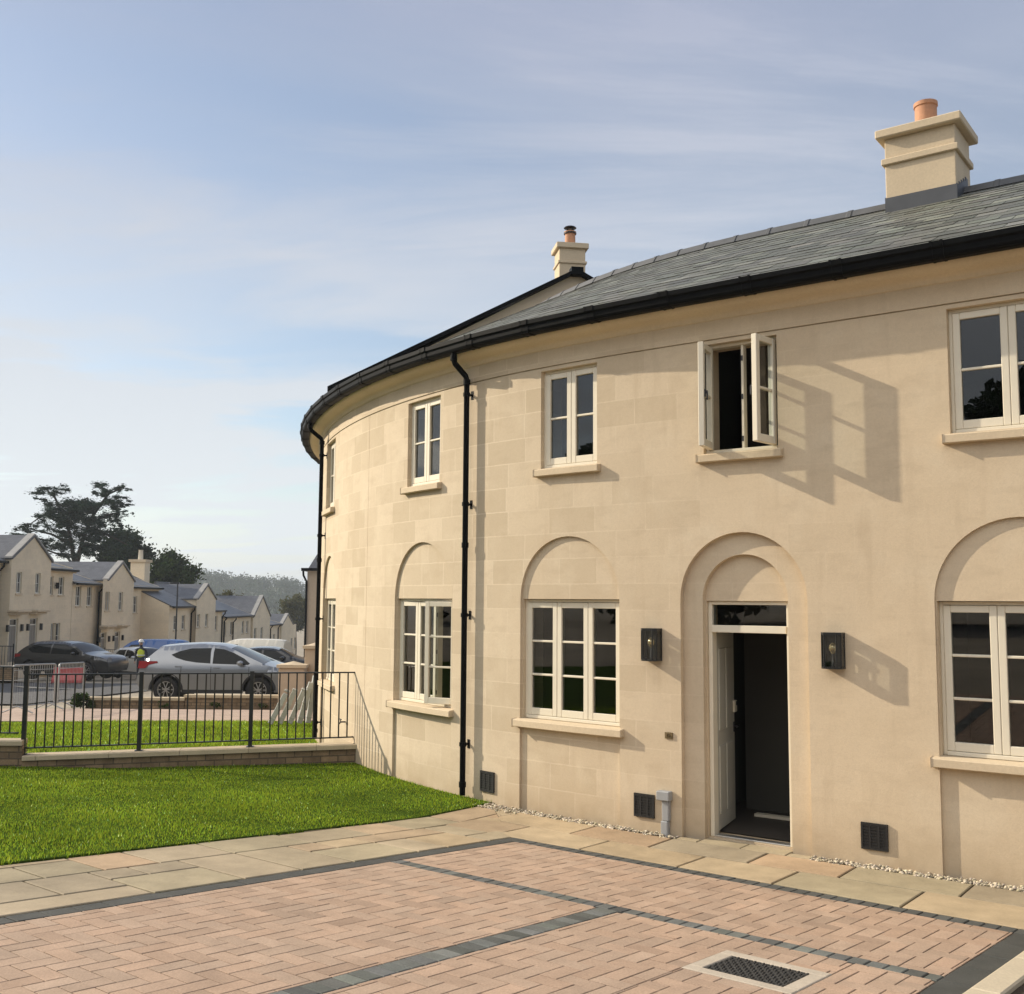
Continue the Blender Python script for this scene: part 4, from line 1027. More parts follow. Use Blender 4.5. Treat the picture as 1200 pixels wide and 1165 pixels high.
t=thing('clipped_shrub','small dark shrub at the left end of the low brick wall','shrub')
zb=zg(-10.95,27.75); cs=[(-10.95+random.uniform(-.25,.22),27.72+random.uniform(-.1,.1),zb+random.uniform(.06,.26)) for _ in range(10)]
leaf_cloud('foliage',cs,[.12]*10,2200,.022,M['shrubleaf'],t,3)
mb=MB(); [mb.tube([(-10.95+.05*k,27.72,zb-.1),(-10.95+.12*k,27.72,zb+.2)],.012,5) for k in (-1,0,1)]; mb.build('stem',M['bark'],t); place(t,(-10.95,27.72,zb))
# tufts growing at the wall foot
for i,(x,w,lb) in enumerate(((-8.9,.35,'straggly weed at the foot of the brick wall under the car boot'),(-7.6,.3,'straggly weed at the foot of the brick wall below the car doors'),(-6.35,.25,'small weed at the foot of the brick wall nearest the broad pier'))):
    zb=zg(x,27.8); o=leaf_cloud('weed',[(x+random.uniform(-w,w)*.5,27.8,zb+random.uniform(.02,.1)) for _ in range(5)],[.055]*5,160,.02,M['shrubleaf'],None,20+i); tag(o,lb,'weed','weeds along the brick wall')

# grey posts leaning on the wall corner
M['greywood']=mat('weathered_grey_plastic',(.40,.41,.39),.6,noise=(4,.15,5))
PL=[(-4.78,.30,'leaning the most, nearest the broad pier'),(-4.60,.29,'second from the low end of the leaning stack'),(-4.42,.27,'third from the low end of the leaning stack'),(-4.24,.22,'fourth in the leaning stack, nearly against the pipe'),(-4.08,.13,'steepest of the leaning stack, hidden partly by the black downpipe')]
for i,(x,lean,lb) in enumerate(PL):
    y=21.55+.07*i; zb=zg(x,y); L_=(.66,.72,.70,.84,.95)[i]; a=math.asin(min(.9,lean/L_*1.0)); Mx=Matrix.Translation((x,y,zb+.04))@Matrix.Rotation(a,4,'Y')@Matrix.Rotation(R(7*i),4,'Z')
    mb=MB(); mb.box((-.05,-.035,0),(.05,.035,L_),Mx); 
    for k in range(3): mb.box((-.056,-.041,.1+k*.3),(.056,.041,.14+k*.3),Mx)
    o=mb.build('grey_post',M['greywood'],None,bevel=.008); tag(o,'grey post '+lb,'post','grey posts leaning in a stack')

# crowd barriers
M['galv']=mat('galvanised_steel',(.36,.36,.35),.5,metal=.5,noise=(9,.1,3))
def barrier(p0,p1,label):
    t=thing('crowd_barrier',label,'barrier','crowd control barriers beyond the railings')
    p0=Vector((*p0,0)); p1=Vector((*p1,0)); d=(p1-p0); Ln=d.length; d.normalize(); nn=Vector((-d.y,d.x,0))
    def pt(a,z,o=0): p=p0+d*a+nn*o; return Vector((p.x,p.y,zg(p.x,p.y)+z))
    mb=MB(); r=.08; pth=[pt(0,.14),pt(0,1.02),pt(.03,1.08),pt(.10,1.10),pt(Ln-.1,1.10),pt(Ln-.03,1.08),pt(Ln,1.02),pt(Ln,.14)]
    mb.tube(pth,.021,8); mb.tube([pt(0,.16),pt(Ln,.16)],.016,6); mb.build('frame',M['galv'],t,sharp=50)
    mb=MB(); n=17
    mb.tube([pt(0,.98),pt(Ln,.98)],.008,6)
    for k in range(1,n+1): mb.tube([pt(Ln*k/(n+1),.98),pt(Ln*k/(n+1),1.09)],.006,5)
    for k in range(1,n+1): mb.tube([pt(Ln*k/(n+1),.16),pt(Ln*k/(n+1),.98)],.0028,5)
    mb.build('bars',M['galv'],t,sharp=50)
    for a in (.28,Ln-.28):
        mb=MB(); mb.tube([pt(a,.02,-.36),pt(a,.15,-.05),pt(a,.17,0),pt(a,.15,.05),pt(a,.02,.36)],.016,6); mb.build('foot',M['galv'],t,sharp=50)
    place(t,pt(Ln/2,0))
barrier((-11.25,24.4),(-11.2,26.55),'galvanised crowd barrier nearest the camera, at the left behind the railings')
barrier((-11.2,26.75),(-11.45,28.95),'galvanised crowd barrier standing end on to the red plastic barrier block')
# red plastic block
M['redplastic']=mat('red_plastic',(.42,.035,.04),.45,noise=(5,.15,4)); 
t=thing('barrier_block','red water filled plastic barrier block on the far side of the road','barrier'); bx,by=-18.5,45.2; zb=zg(bx,by)
mb=MB(); pr=[(-.25,0),(-.25,.12),(-.1,.42),(-.08,.62),(.08,.62),(.1,.42),(.25,.12),(.25,0)]
rows=[[(bx+u,by+o,zb+z) for o,z in pr] for u in (-.62,-.58,-.2,-.16,.16,.2,.58,.62)]
mb.grid(rows,smooth=False,close=True,cap=True); mb.build('body',M['redplastic'],t,bevel=.02)
mb=MB(); mb.lathe([(.07,zb+.62),(.07,zb+.66),(0,zb+.665)],(bx,by,0),12); mb.build('filler_cap',M['vent'],t); place(t,(bx,by,zb))

# ------------------------------------------------------------------ vehicles
def carpaint(name,c,metal=.6): return mat(name,c,.28,metal=metal,spec=.5,coat=.8)
M['silver']=carpaint('silver_car_paint',(.26,.272,.29),.6); M['graphite']=carpaint('dark_car_paint',(.022,.024,.027),.3); M['palecar']=carpaint('pale_silver_car_paint',(.55,.55,.53),.4); M['black']=carpaint('black_car_paint',(.008,.008,.009),.2); M['cream']=mat('cream_van_paint',(.62,.58,.48),.4,coat=.4)
M['blue']=mat('blue_van_paint',(.02,.09,.28),.4,coat=.4)
M['carglass']=mat('car_glass',(.006,.008,.009),.06,spec=.2); M['tyre']=mat('tyre_rubber',(.014,.014,.015),.8); M['trim']=mat('black_trim',(.016,.016,.017),.6); M['alloy']=mat('alloy_rim',(.42,.42,.43),.32,metal=.85); M['redlamp']=mat('red_lamp',(.24,.010,.010),.5,spec=.2); M['lamp']=mat('head_lamp',(.22,.23,.24),.12,coat=.6)
def car(name,label,prof,wins,wheels,rad,Wd,belt,paint,ang,loc,screens,lights,L_,handles=(),mirror=None,group=None,cat='car',seams=(),rearlamp=False):
    """prof: outline from rear bottom over the roof to front bottom (x,z); screens: x ranges of the outline that are glass"""
    t=thing(name,label,cat,group); Mx=Matrix.Translation(loc)@Matrix.Rotation(ang,4,'Z')
    # round the outline a little (Chaikin)
    pr=list(prof)
    for _ in range(2):
        q=[pr[0]]
        for a,b in zip(pr[:-1],pr[1:]):
            q+=[(a[0]*.8+b[0]*.2,a[1]*.8+b[1]*.2),(a[0]*.2+b[0]*.8,a[1]*.2+b[1]*.8)]
        pr=q+[pr[-1]]
    zmax=max(p[1] for p in pr)
    def hw(x,z):
        e=abs(x-L_/2)/(L_/2); w=Wd/2*(1-.16*e**5)
        if z>belt: w-= (z-belt)*.36+max(0,(z-belt)-.38)*.6
        elif z<.55: w-= (.55-z)*.16
        else: w-= .02*math.sin((z-.55)/(belt-.55)*math.pi)*-1
        return max(.15,w)
    zs=min(p[1] for p in pr)
    arcs=[[(cx+ (rad+.075)*math.cos(math.pi*k/16),rad+(rad+.075)*math.sin(math.pi*k/16)) for k in range(17)] for cx in wheels]
    low=[(x,z) for x,z in pr]
    poly=low[:]
    bottom=[]
    for cx,ar in sorted(zip(wheels,arcs),key=lambda q:-q[0]):
        a=[(x,max(z,zs)) for x,z in ar if z>zs-.2]; bottom+= [(cx+rad+.075,zs)]+[p for p in ar if p[1]>zs]+[(cx-rad-.075,zs)]
    poly+=bottom
    vs=[];es=[]
    def add(p):
        b=len(vs); vs.extend(Vector(q) for q in p); es.extend((b+i,b+(i+1)%len(p)) for i in range(len(p)))
    add(poly); [add(w) for w in wins]
    for x in np.arange(.1,L_,.16):
        b=len(vs); vs.extend((Vector((x,zs-.1)),Vector((x,zmax+.1)))); es.append((b,b+1))
    for z in (.4,.55,.7,.85,belt,belt+.2,belt+.38):
        b=len(vs); vs.extend((Vector((-.1,z)),Vector((L_+.1,z)))); es.append((b,b+1))
    V,E_,F_,_,_,_=delaunay_2d_cdt(vs,es,[],0,1e-4)
    body=MB(); gl=MB()
    for f in F_:
        c=(sum(V[i].x for i in f)/3,sum(V[i].y for i in f)/3)
        if not inside(c,poly): continue
        isw=any(inside(c,w) for w in wins)
        for sg in (-1,1):
            P=[Mx@Vector((V[i].x,sg*(hw(V[i].x,V[i].y)-(.012 if isw else 0)),V[i].y)) for i in f]
            (gl if isw else body).face(P,smooth=True)
    # top skin across the car
    ns=10
    for a,b in zip(pr[:-1],pr[1:]):
        sc=any(lo<=(a[0]+b[0])/2<=hi and (a[1]+b[1])/2>zlo for lo,hi,zlo in screens)
        for k in range(ns):
            u0,u1=-1+2*k/ns,-1+2*(k+1)/ns
            def pt(p,u):
                w=hw(*p); cr=.045*(1-u*u)*(1 if p[1]>.7 else .3); ex=(-1 if p[0]<L_/2 else 1)*.10*(1-u**2)*max(0,1-(p[1]-.3)/.9)
                return Mx@Vector((p[0]+ex*(abs(p[0]-L_/2)/(L_/2))**4,u*w,p[1]+cr*(p[1]>belt-.2)))
            g=sc
            lampy=rearlamp and (a[0]+b[0])/2<.62 and .95<(a[1]+b[1])/2<1.21 and (k<3 or k>=ns-3)
            (gl if g and not lampy else body).face([pt(a,u0),pt(a,u1),pt(b,u1),pt(b,u0)],smooth=True,mat=2 if lampy else 0)
    body.face([Mx@Vector(p) for p in ((.1,-Wd*.44,zs+.02),(L_-.1,-Wd*.44,zs+.02),(L_-.1,Wd*.44,zs+.02),(.1,Wd*.44,zs+.02))])
    for x in seams:
        zz=np.linspace(.34,belt-.02,9)
        for sg in (-1,1):
            for za,zb_ in zip(zz[:-1],zz[1:]):
                body.face([Mx@Vector((x+dx,sg*(hw(x+dx,z_)+.0015),z_)) for dx,z_ in ((-.007,za),(.007,za),(.007,zb_),(-.007,zb_))],mat=1)
    bo=body.build('body',[paint,M['trim'],M['redlamp']],t,weld=True,sharp=42); gl.build('windows',M['carglass'],t,weld=True,sharp=42)
    # arches, wheels
    for cx in wheels:
        for sg in (-1,1):
            tr=MB(); y=sg*(hw(cx,.75)); rows=[]
            for k in range(17):
                an=math.pi*k/16; rows.append([Mx@Vector((cx+r_*math.cos(an),yy,rad+r_*math.sin(an))) for r_,yy in ((rad+.07,y-sg*.25),(rad+.07,y+sg*.006),(rad+.12,y+sg*.008),(rad+.13,y-sg*.02))])
            tr.grid(rows,smooth=False)
            rows=[[Mx@Vector((cx+r_*math.cos(2*math.pi*k/16),y-sg*.26,rad+r_*math.sin(2*math.pi*k/16))) for k in range(16)] for r_ in (.001,rad+.08)]; tr.grid(rows,close=True,smooth=False)
            tr.build('wheel_arch',M['trim'],t,sharp=40)
    for sg in (-1,1):
        x0,x1=min(wheels)+rad+.1,max(wheels)-rad-.1; y=sg*hw(L_/2,zs)
        tr=MB(); tr.box((x0,min(y-sg*.05,y+sg*.015),zs-.03),(x1,max(y-sg*.05,y+sg*.015),zs+.07),Mx); tr.build('side_skirt',M['trim'],t)
    for cx in wheels:
        for sg in (-1,1):
            y=sg*(hw(cx,.75)-.115); wm=MB(); C=Mx@Matrix.Translation((cx,y,rad)); q=.105
            wm.lathe([(rad*.66,-q),(rad*.9,-q),(rad*.985,-q*.75),(rad,-q*.4),(rad,q*.4),(rad*.985,q*.75),(rad*.9,q),(rad*.66,q)],(0,0,0),28,'y',M=C); w=wm.build('wheel',M['tyre'],t,sharp=40)
            rm=MB(); o=sg*q*.85
            rm.lathe([(rad*.67,o),(rad*.60,o),(rad*.58,o-sg*.05)],(0,0,0),28,'y',M=C); rm.lathe([(0,o),(rad*.13,o),(rad*.15,o-sg*.02)],(0,0,0),16,'y',M=C)
            for k in range(5):
                for dd in (-.13,.13):
                    an=2*math.pi*k/5+.3; Q=C@Matrix.Rotation(an,4,'Y'); x=rad*.62
                    rm.face([Q@Vector(p) for p in ((rad*.08,o+sg*.003,dd*rad*.5-.012),(x,o,dd*rad*1.6-.016),(x,o,dd*rad*1.6+.016),(rad*.08,o+sg*.003,dd*rad*.5+.012))])
            rm.build('rim',M['alloy'],w,sharp=40)
    for nm,mm,pl in lights:
        for sg in (-1,1):
            lm=MB(); P=[Mx@Vector((x,sg*(hw(x,z)+.022),z)) for x,z in pl]; cc=sum(P,Vector())/len(P)
            for q_ in range(len(P)): lm.face([cc,P[q_],P[(q_+1)%len(P)]])
            # wrap round the end of the car
            xe=0 if pl[0][0]<L_/2 else L_
            zz=[z for _,z in pl]; xi=min((p[0] for p in pl),key=lambda v:abs(v-xe)); 
            lm.face([Mx@Vector((xi,sg*(hw(xi,min(zz))+.006),min(zz))),Mx@Vector((xi,sg*(hw(xi,max(zz))+.006),max(zz))),Mx@Vector((xi+(xi<L_/2 and -.03 or .03),sg*Wd*.30,max(zz))),Mx@Vector((xi+(xi<L_/2 and -.03 or .03),sg*Wd*.30,min(zz)))])
            lm.build(nm,mm,t)
    for x,z in handles:
        for sg in (-1,1):
            hm=MB(); y=sg*hw(x,z); hm.box((x-.10,min(y,y+sg*.03),z-.014),(x+.10,max(y,y+sg*.03),z+.014),Mx); hm.build('door_handle',paint,t,bevel=.008)
    if mirror:
        x,z=mirror
        for sg in (-1,1):
            y=sg*hw(x,z); q=MB(); C=Mx@Matrix.Translation((x,y+sg*.13,z+.06)); 
            q.lathe([(0,-.11),(.06,-.095),(.085,-.03),(.085,.04),(.06,.1),(0,.115)],(0,0,0),12,'y',M=C@Matrix.Diagonal((1.15,1,.85,1)))
            q.box((-.03,-sg*.13-.03,-.06),(.03,-sg*.13+.03,-.02),C); q.build('mirror',paint,t,sharp=50)
    # door shut lines
    place(t,loc); return t
suvp=[(.22,.36),(.06,.45),(0,.62),(.06,.80),(.10,1.0),(.22,1.18),(.62,1.53),(.60,1.57),(1.2,1.63),(1.8,1.655),(2.3,1.63),(2.75,1.53),(3.25,1.30),(3.78,1.07),(4.2,.99),(4.5,.86),(4.61,.66),(4.6,.45),(4.45,.30)]
suvw=[[(1.0,1.355),(1.25,1.46),(1.55,1.535),(2.13,1.545),(2.16,1.115),(1.75,1.14),(1.42,1.19),(1.15,1.27)],[(2.22,1.545),(2.5,1.515),(2.8,1.42),(3.12,1.26),(3.30,1.12),(3.25,1.08),(2.22,1.11)]]
zc=zg(-8.6,31.8)
car('parked_car','silver grey sports utility car parked side on behind the low brick wall',suvp,suvw,[.90,3.56],.365,1.86,1.05,M['silver'],0,(-10.80,31.9,zc-.02),[(.08,.62,1.185),(2.72,3.72,1.08)],[('tail_light',M['redlamp'],[(.05,.96),(.09,1.17),(.62,1.17),(.64,1.13),(.38,1.07),(.28,.97)]),('headlight',M['lamp'],[(4.52,.74),(4.1,.90),(4.15,.95),(4.53,.82)])],4.62,handles=((1.25,1.03),(2.35,1.0)),mirror=(3.05,1.08),seams=(2.19,3.28,1.33),rearlamp=True)
# dark estate-shaped suv across the road, facing right
d2p=[(.15,.40),(.03,.55),(0,.85),(.08,1.05),(.35,1.3),(.85,1.60),(.95,1.65),(1.7,1.70),(2.6,1.68),(3.1,1.55),(3.85,1.14),(4.6,1.03),(4.9,.88),(4.97,.62),(4.9,.35)]
d2w=[[(.75,1.33),(1.0,1.52),(1.2,1.575),(1.95,1.59),(1.95,1.14),(1.0,1.18)],[(2.02,1.59),(2.6,1.575),(3.05,1.47),(3.5,1.22),(3.48,1.12),(2.02,1.14)]]
dk=M['graphite']
car('parked_car','dark grey sports utility car parked across the road behind the barriers',d2p,d2w,[.95,3.85],.39,1.95,1.08,dk,R(-12),(-23.2,51.5,zg(-20.5,51)+.06),[(.3,.9,1.3),(2.95,3.85,1.14)],[('tail_light',M['redlamp'],[(.02,.95),(.1,1.1),(.4,1.12),(.4,1.0)]),('headlight',M['lamp'],[(4.92,.80),(4.5,.92),(4.5,1.0),(4.88,.93)])],4.97,handles=((1.4,1.02),(2.6,1.0)),mirror=(3.25,1.12),seams=(1.98,3.35))
# pale hatchback beyond it
d3p=[(.15,.32),(.02,.5),(.05,.9),(.45,1.30),(.8,1.46),(1.5,1.49),(2.2,1.44),(2.7,1.22),(3.2,.99),(3.9,.88),(4.15,.7),(4.15,.4),(4.0,.28)]
d3w=[[(.65,1.12),(.95,1.36),(1.55,1.40),(1.55,1.0),(.8,1.02)],[(1.62,1.40),(2.1,1.36),(2.5,1.2),(2.85,1.02),(2.8,.98),(1.62,1.0)]]
car('parked_car','pale silver hatchback parked nose out behind the dark car',d3p,d3w,[.75,3.3],.31,1.75,.95,M['palecar'],R(-38),(-20.1,55.6,zg(-18,55)+.05),[(.3,.85,1.0),(2.1,3.15,1.0)],[('tail_light',M['redlamp'],[(.05,.8),(.12,.98),(.4,1.0),(.4,.85)]),('headlight',M['lamp'],[(4.12,.62),(3.7,.74),(3.72,.84),(4.1,.78)])],4.16,handles=((1.2,.92),(2.0,.9)),mirror=(2.6,1.0))
# black saloon roof behind the pier
d4p=[(.15,.30),(0,.5),(.05,.85),(.8,.98),(1.5,1.38),(2.0,1.45),(2.8,1.43),(3.5,1.02),(4.3,.88),(4.6,.65),(4.55,.35)]
d4w=[[(1.25,1.08),(1.62,1.33),(2.2,1.37),(2.2,.98),(1.2,1.0)],[(2.27,1.37),(2.75,1.34),(3.2,1.08),(3.2,.98),(2.27,.98)]]
car('parked_car','black saloon car seen beyond the silver car and the broad pier',d4p,d4w,[.9,3.65],.33,1.82,.93,M['black'],R(4),(-12.4,44.5,zg(-10,44)+.05),[(.8,1.5,.98),(2.8,3.5,1.0)],[('tail_light',M['redlamp'],[(.03,.7),(.05,.85),(.4,.88),(.4,.75)]),('headlight',M['lamp'],[(4.5,.6),(4.1,.75),(4.1,.82),(4.5,.72)])],4.6,handles=((1.6,.9),(2.6,.88)),mirror=(3.05,1.0))
# cream van further down and a blue van beside the house fronts
vp=[(.05,.35),(0,.6),(.02,1.7),(.15,1.95),(2.6,1.97),(3.2,1.85),(3.75,1.25),(4.4,1.1),(4.6,.8),(4.6,.4),(4.45,.3)]
vw=[[(2.55,1.72),(3.05,1.70),(3.45,1.28),(2.55,1.25)]]
car('parked_van','cream van parked beyond the roof of the silver car',vp,vw,[.85,3.7],.33,1.85,1.2,M['cream'],R(172),(-11.9,57.5,zg(-13,57)+.02),[(3.2,3.75,1.3)],[('tail_light',M['redlamp'],[(.02,.9),(.02,1.3),(.12,1.3),(.12,.9)]),('headlight',M['lamp'],[(4.55,.75),(4.2,.85),(4.2,1.0),(4.5,.95)])],4.6,handles=((2.5,1.1),),mirror=(3.3,1.25),cat='van')
car('parked_van','bright blue van parked in front of the houses behind the worker',vp,vw,[.85,3.7],.33,1.85,1.2,M['blue'],R(178),(-18.6,62.0,zg(-20,61)+.02),[(3.2,3.75,1.3)],[('tail_light',M['redlamp'],[(.02,.9),(.02,1.3),(.12,1.3),(.12,.9)]),('headlight',M['lamp'],[(4.55,.75),(4.2,.85),(4.2,1.0),(4.5,.95)])],4.6,handles=((2.5,1.1),),mirror=(3.3,1.25),cat='van')

# ------------------------------------------------------------------ the worker standing by the road
M['skin']=mat('skin',(.42,.26,.19),.6); M['workdark']=mat('dark_work_clothes',(.03,.034,.045),.9); M['hivis']=mat('hi_vis_yellow',(.55,.62,.05),.7); M['band']=mat('reflective_band',(.6,.6,.58),.5); M['helmet']=mat('white_helmet',(.72,.71,.66),.35)
def skin_obj(name,joints,edges,m,parent,root=0,sub=2):
    me=bpy.data.meshes.new(name); me.from_pydata([j[0] for j in joints],edges,[]); o=bpy.data.objects.new(name,me); COL.objects.link(o)
    md=o.modifiers.new('skin','SKIN'); md.use_smooth_shade=True
    for v,(p,r) in zip(me.skin_vertices[0].data,joints): v.radius=(r if isinstance(r,tuple) else (r,r)); v.use_root=False
    me.skin_vertices[0].data[root].use_root=True
    s_=o.modifiers.new('sub','SUBSURF'); s_.levels=sub; s_.render_levels=sub; me.materials.append(m); o.parent=parent; return o
wk=thing('person','worker in dark clothes, yellow hi vis vest and white helmet standing by the road','person')
bx,by=-16.9,49.2; bz=zg(bx,by)
def J(x,y,z,r): return ((bx+x,by+y,bz+z),r)
js=[J(0,0,.95,(.15,.11)),J(0,0,1.15,(.14,.10)),J(0,.0,1.36,(.17,.11)),J(0,.01,1.50,.06),J(0,-.01,1.57,.062),J(0,-.03,1.64,(.078,.092)),J(0,-.02,1.73,(.078,.088)),
    J(.10,0,.88,.095),J(.11,-.02,.5,.062),J(.12,.02,.10,.045),J(.13,-.10,.04,.038),J(-.10,0,.88,.095),J(-.12,.03,.5,.062),J(-.14,.06,.10,.045),J(-.16,-.06,.04,.038),
    J(.20,0,1.40,.058),J(.27,.03,1.12,.045),J(.24,-.10,.88,.034),J(.23,-.14,.80,.03),J(-.20,0,1.40,.058),J(-.26,.04,1.12,.045),J(-.22,-.12,.92,.034),J(-.20,-.18,.86,.03)]
ed=[(0,1),(1,2),(2,3),(3,4),(4,5),(5,6),(0,7),(7,8),(8,9),(9,10),(0,11),(11,12),(12,13),(13,14),(2,15),(15,16),(16,17),(17,18),(2,19),(19,20),(20,21),(21,22)]
skin_obj('body',js,ed,M['workdark'],wk)
skin_obj('head_skin',[J(0,-.012,1.56,.064),J(0,-.035,1.64,(.082,.096)),J(0,-.025,1.72,(.08,.09))],[(0,1),(1,2)],M['skin'],wk)
skin_obj('hi_vis_vest',[J(0,0,.98,(.175,.135)),J(0,0,1.15,(.165,.125)),J(0,0,1.36,(.185,.13)),J(0,.005,1.44,(.13,.10))],[(0,1),(1,2),(2,3)],M['hivis'],wk)
mb=MB(); mb.lathe([(.183,1.10),(.183,1.15)],(0,0,0),18,M=Matrix.Translation((bx,by,bz))@Matrix.Diagonal((1,.78,1,1))); mb.build('reflective_band',M['band'],wk)
mb=MB(); mb.lathe([(.135,1.715),(.14,1.725),(.112,1.735),(.108,1.78),(.08,1.83),(.03,1.852),(0,1.855)],(0,-.02,0),18,M=Matrix.Translation((bx,by,bz))); mb.build('helmet',M['helmet'],wk,sharp=40)
for sx in (-.035,.035):
    mb=MB(); mb.lathe([(0,-.008),(.010,0),(0,.008)],(sx,-.118,1.65),8,'y',M=Matrix.Translation((bx,by,bz))); mb.build('eye',M['vent'],wk)
mb=MB(); mb.lathe([(0,-.028),(.012,-.012),(.016,.01)],(0,-.118,1.625),8,'y',M=Matrix.Translation((bx,by,bz))); mb.build('nose',M['skin'],wk)
for sx in (-1,1):
    hx,hy,hz=(bx+.23,by-.14,bz+.80) if sx>0 else (bx-.20,by-.18,bz+.86)
    hj=[((hx,hy,hz),.030),((hx,hy-.01,hz-.05),.034)]; he=[(0,1)]
    for k in range(4):
        o=(k-1.5)*.018; hj+=[((hx+o*.2,hy-.015+o,hz-.085),.009),((hx+o*.2-.008*sx,hy-.02+o,hz-.125+abs(k-1.3)*.008),.008)]; he+=[(1,2+2*k),(2+2*k,3+2*k)]
    hj+=[((hx-.02*sx,hy-.045,hz-.045),.010),((hx-.025*sx,hy-.06,hz-.075),.009)]; he+=[(0,10),(10,11)]
    skin_obj('hand',hj,he,M['skin'],wk,sub=1)
place(wk,(bx,by,bz))

# ------------------------------------------------------------------ houses down the street
def ypos(u,fx): return abs(fx)*1250./(600-u)
def house_seg(root,fx,y0,y1,zb,ze,wins,doors=(),gable=None,depth=8.,ridge=None,m=None,pipe=None,side=True,proj=0):
    """a stretch of front facing +x. wins: (yc, w, z0, z1); gable: apex height; ridge: (set-back, height)"""
    m=m or M['farwall']; holes=[(yc-w/2,yc+w/2,z0,z1) for yc,w,z0,z1 in list(wins)+[d[:4] for d in doors]]
    ys=sorted(set([y0,y1]+[h[0] for h in holes]+[h[1] for h in holes])); zs=sorted(set([zb,ze]+[h[2] for h in holes]+[h[3] for h in holes])); mb=MB()
    for a,b in zip(ys[:-1],ys[1:]):
        for c,d in zip(zs[:-1],zs[1:]):
            if any(h[0]-1e-6<=a and b<=h[1]+1e-6 and h[2]-1e-6<=c and d<=h[3]+1e-6 for h in holes): continue
            mb.face([(fx,a,c),(fx,b,c),(fx,b,d),(fx,a,d)],uv=[(a,c),(b,c),(b,d),(a,d)])
    dp=.14
    for a,b,c,d in holes:
        for P in (((fx,a,c),(fx-dp,a,c),(fx-dp,a,d),(fx,a,d)),((fx,b,c),(fx-dp,b,c),(fx-dp,b,d),(fx,b,d)),((fx,a,d),(fx-dp,a,d),(fx-dp,b,d),(fx,b,d)),((fx,a,c),(fx-dp,a,c),(fx-dp,b,c),(fx,b,c))): mb.face(P)
    for y in (y0,y1): mb.face([(fx,y,zb),(fx-depth,y,zb),(fx-depth,y,ze),(fx,y,ze)],uv=[(0,zb),(depth,zb),(depth,ze),(0,ze)])
    yc=(y0+y1)/2
    if gable: mb.face([(fx,y0,ze),(fx,y1,ze),(fx,yc,gable)],uv=[(y0,ze),(y1,ze),(yc,gable)])
    elif ridge and side:
        for y in (y0,y1): mb.face([(fx,y,ze),(fx-ridge[0],y,ridge[1]),(fx-2*ridge[0],y,ze)],uv=[(0,ze),(ridge[0],ridge[1]),(2*ridge[0],ze)])
    mb.build('front_wall',m,root)
    for yc_,w,z0,z1 in wins:
        f=MB(); x=fx-dp+.02; e=.05
        for a,b,c,d in ((yc_-w/2,yc_-w/2+e,z0,z1),(yc_+w/2-e,yc_+w/2,z0,z1),(yc_-w/2+e,yc_+w/2-e,z1-e,z1),(yc_-w/2+e,yc_+w/2-e,z0,z0+e*1.3),(yc_-.03,yc_+.03,z0+e*1.3,z1-e)): f.box((x-.02,a,c),(x+.04,b,d))
        f.box((x-.012,yc_-w/2+e,(z0+z1)/2-.015),(x+.03,yc_+w/2-e,(z0+z1)/2+.015))
        wn=f.build('window',M['farpaint'],root); g=MB(); g.face([(x-.01,yc_-w/2,z0),(x-.01,yc_+w/2,z0),(x-.01,yc_+w/2,z1),(x-.01,yc_-w/2,z1)]); g.build('pane',M['pane'],wn)
        s_=MB(); s_.box((fx-.1,yc_-w/2-.06,z0-.09),(fx+.06,yc_+w/2+.06,z0-.002)); s_.build('sill',M['stone'],wn)
    for dd in doors:
        yc_,w,z0,z1=dd[:4]; f=MB(); x=fx-dp+.02; zt_=z1-.38
        f.box((x-.02,yc_-w/2,z0),(x+.03,yc_-w/2+.06,z1)); f.box((x-.02,yc_+w/2-.06,z0),(x+.03,yc_+w/2,z1)); f.box((x-.02,yc_-w/2+.06,zt_),(x+.03,yc_+w/2-.06,zt_+.06)); f.box((x-.02,yc_-w/2+.06,z1-.06),(x+.03,yc_+w/2-.06,z1))
        fo=f.build('door_frame',M['farpaint'],root); g=MB(); g.box((x-.03,yc_-w/2+.06,z0),(x+.01,yc_+w/2-.06,zt_)); 
        for k in (0,1): g.box((x+.01,yc_-w/2+.12+k*(w-.24)/2+.02,z0+.2),(x+.018,yc_-w/2+.12+(k+1)*(w-.24)/2-.02,z0+1.7))
        g.build('door',M['fardoor'],fo); g=MB(); g.face([(x,yc_-w/2+.06,zt_+.06),(x,yc_+w/2-.06,zt_+.06),(x,yc_+w/2-.06,z1-.06),(x,yc_-w/2+.06,z1-.06)]); g.build('fanlight',M['pane'],fo)
        h=MB(); h.box((fx-.05,yc_-w/2-.28,z1+.32),(fx+.55,yc_+w/2+.28,z1+.44)); h.box((fx,yc_-w/2-.2,z1+.2),(fx+.4,yc_+w/2+.2,z1+.32)); h.build('door_hood',M['stone'],root,bevel=.02)
        for sg in (-1,1): q=MB(); q.box((fx,yc_+sg*(w/2+.32)-.07,z0+1.55),(fx+.12,yc_+sg*(w/2+.32)+.07,z0+1.9)); q.build('lamp_box',M['blackmetal'],root)
    # roof
    r=MB(); th=.08
    def slab(P):
        r.face(P,uv=[((P[i]-P[0]).dot((P[1]-P[0]).normalized()),(P[i]-P[0]).dot((P[3]-P[0]).normalized())) for i in range(4)]); Q=[p-Vector((0,0,th)) for p in P]; r.face(Q)
        for i in range(4): r.face([P[i],P[(i+1)%4],Q[(i+1)%4],Q[i]])
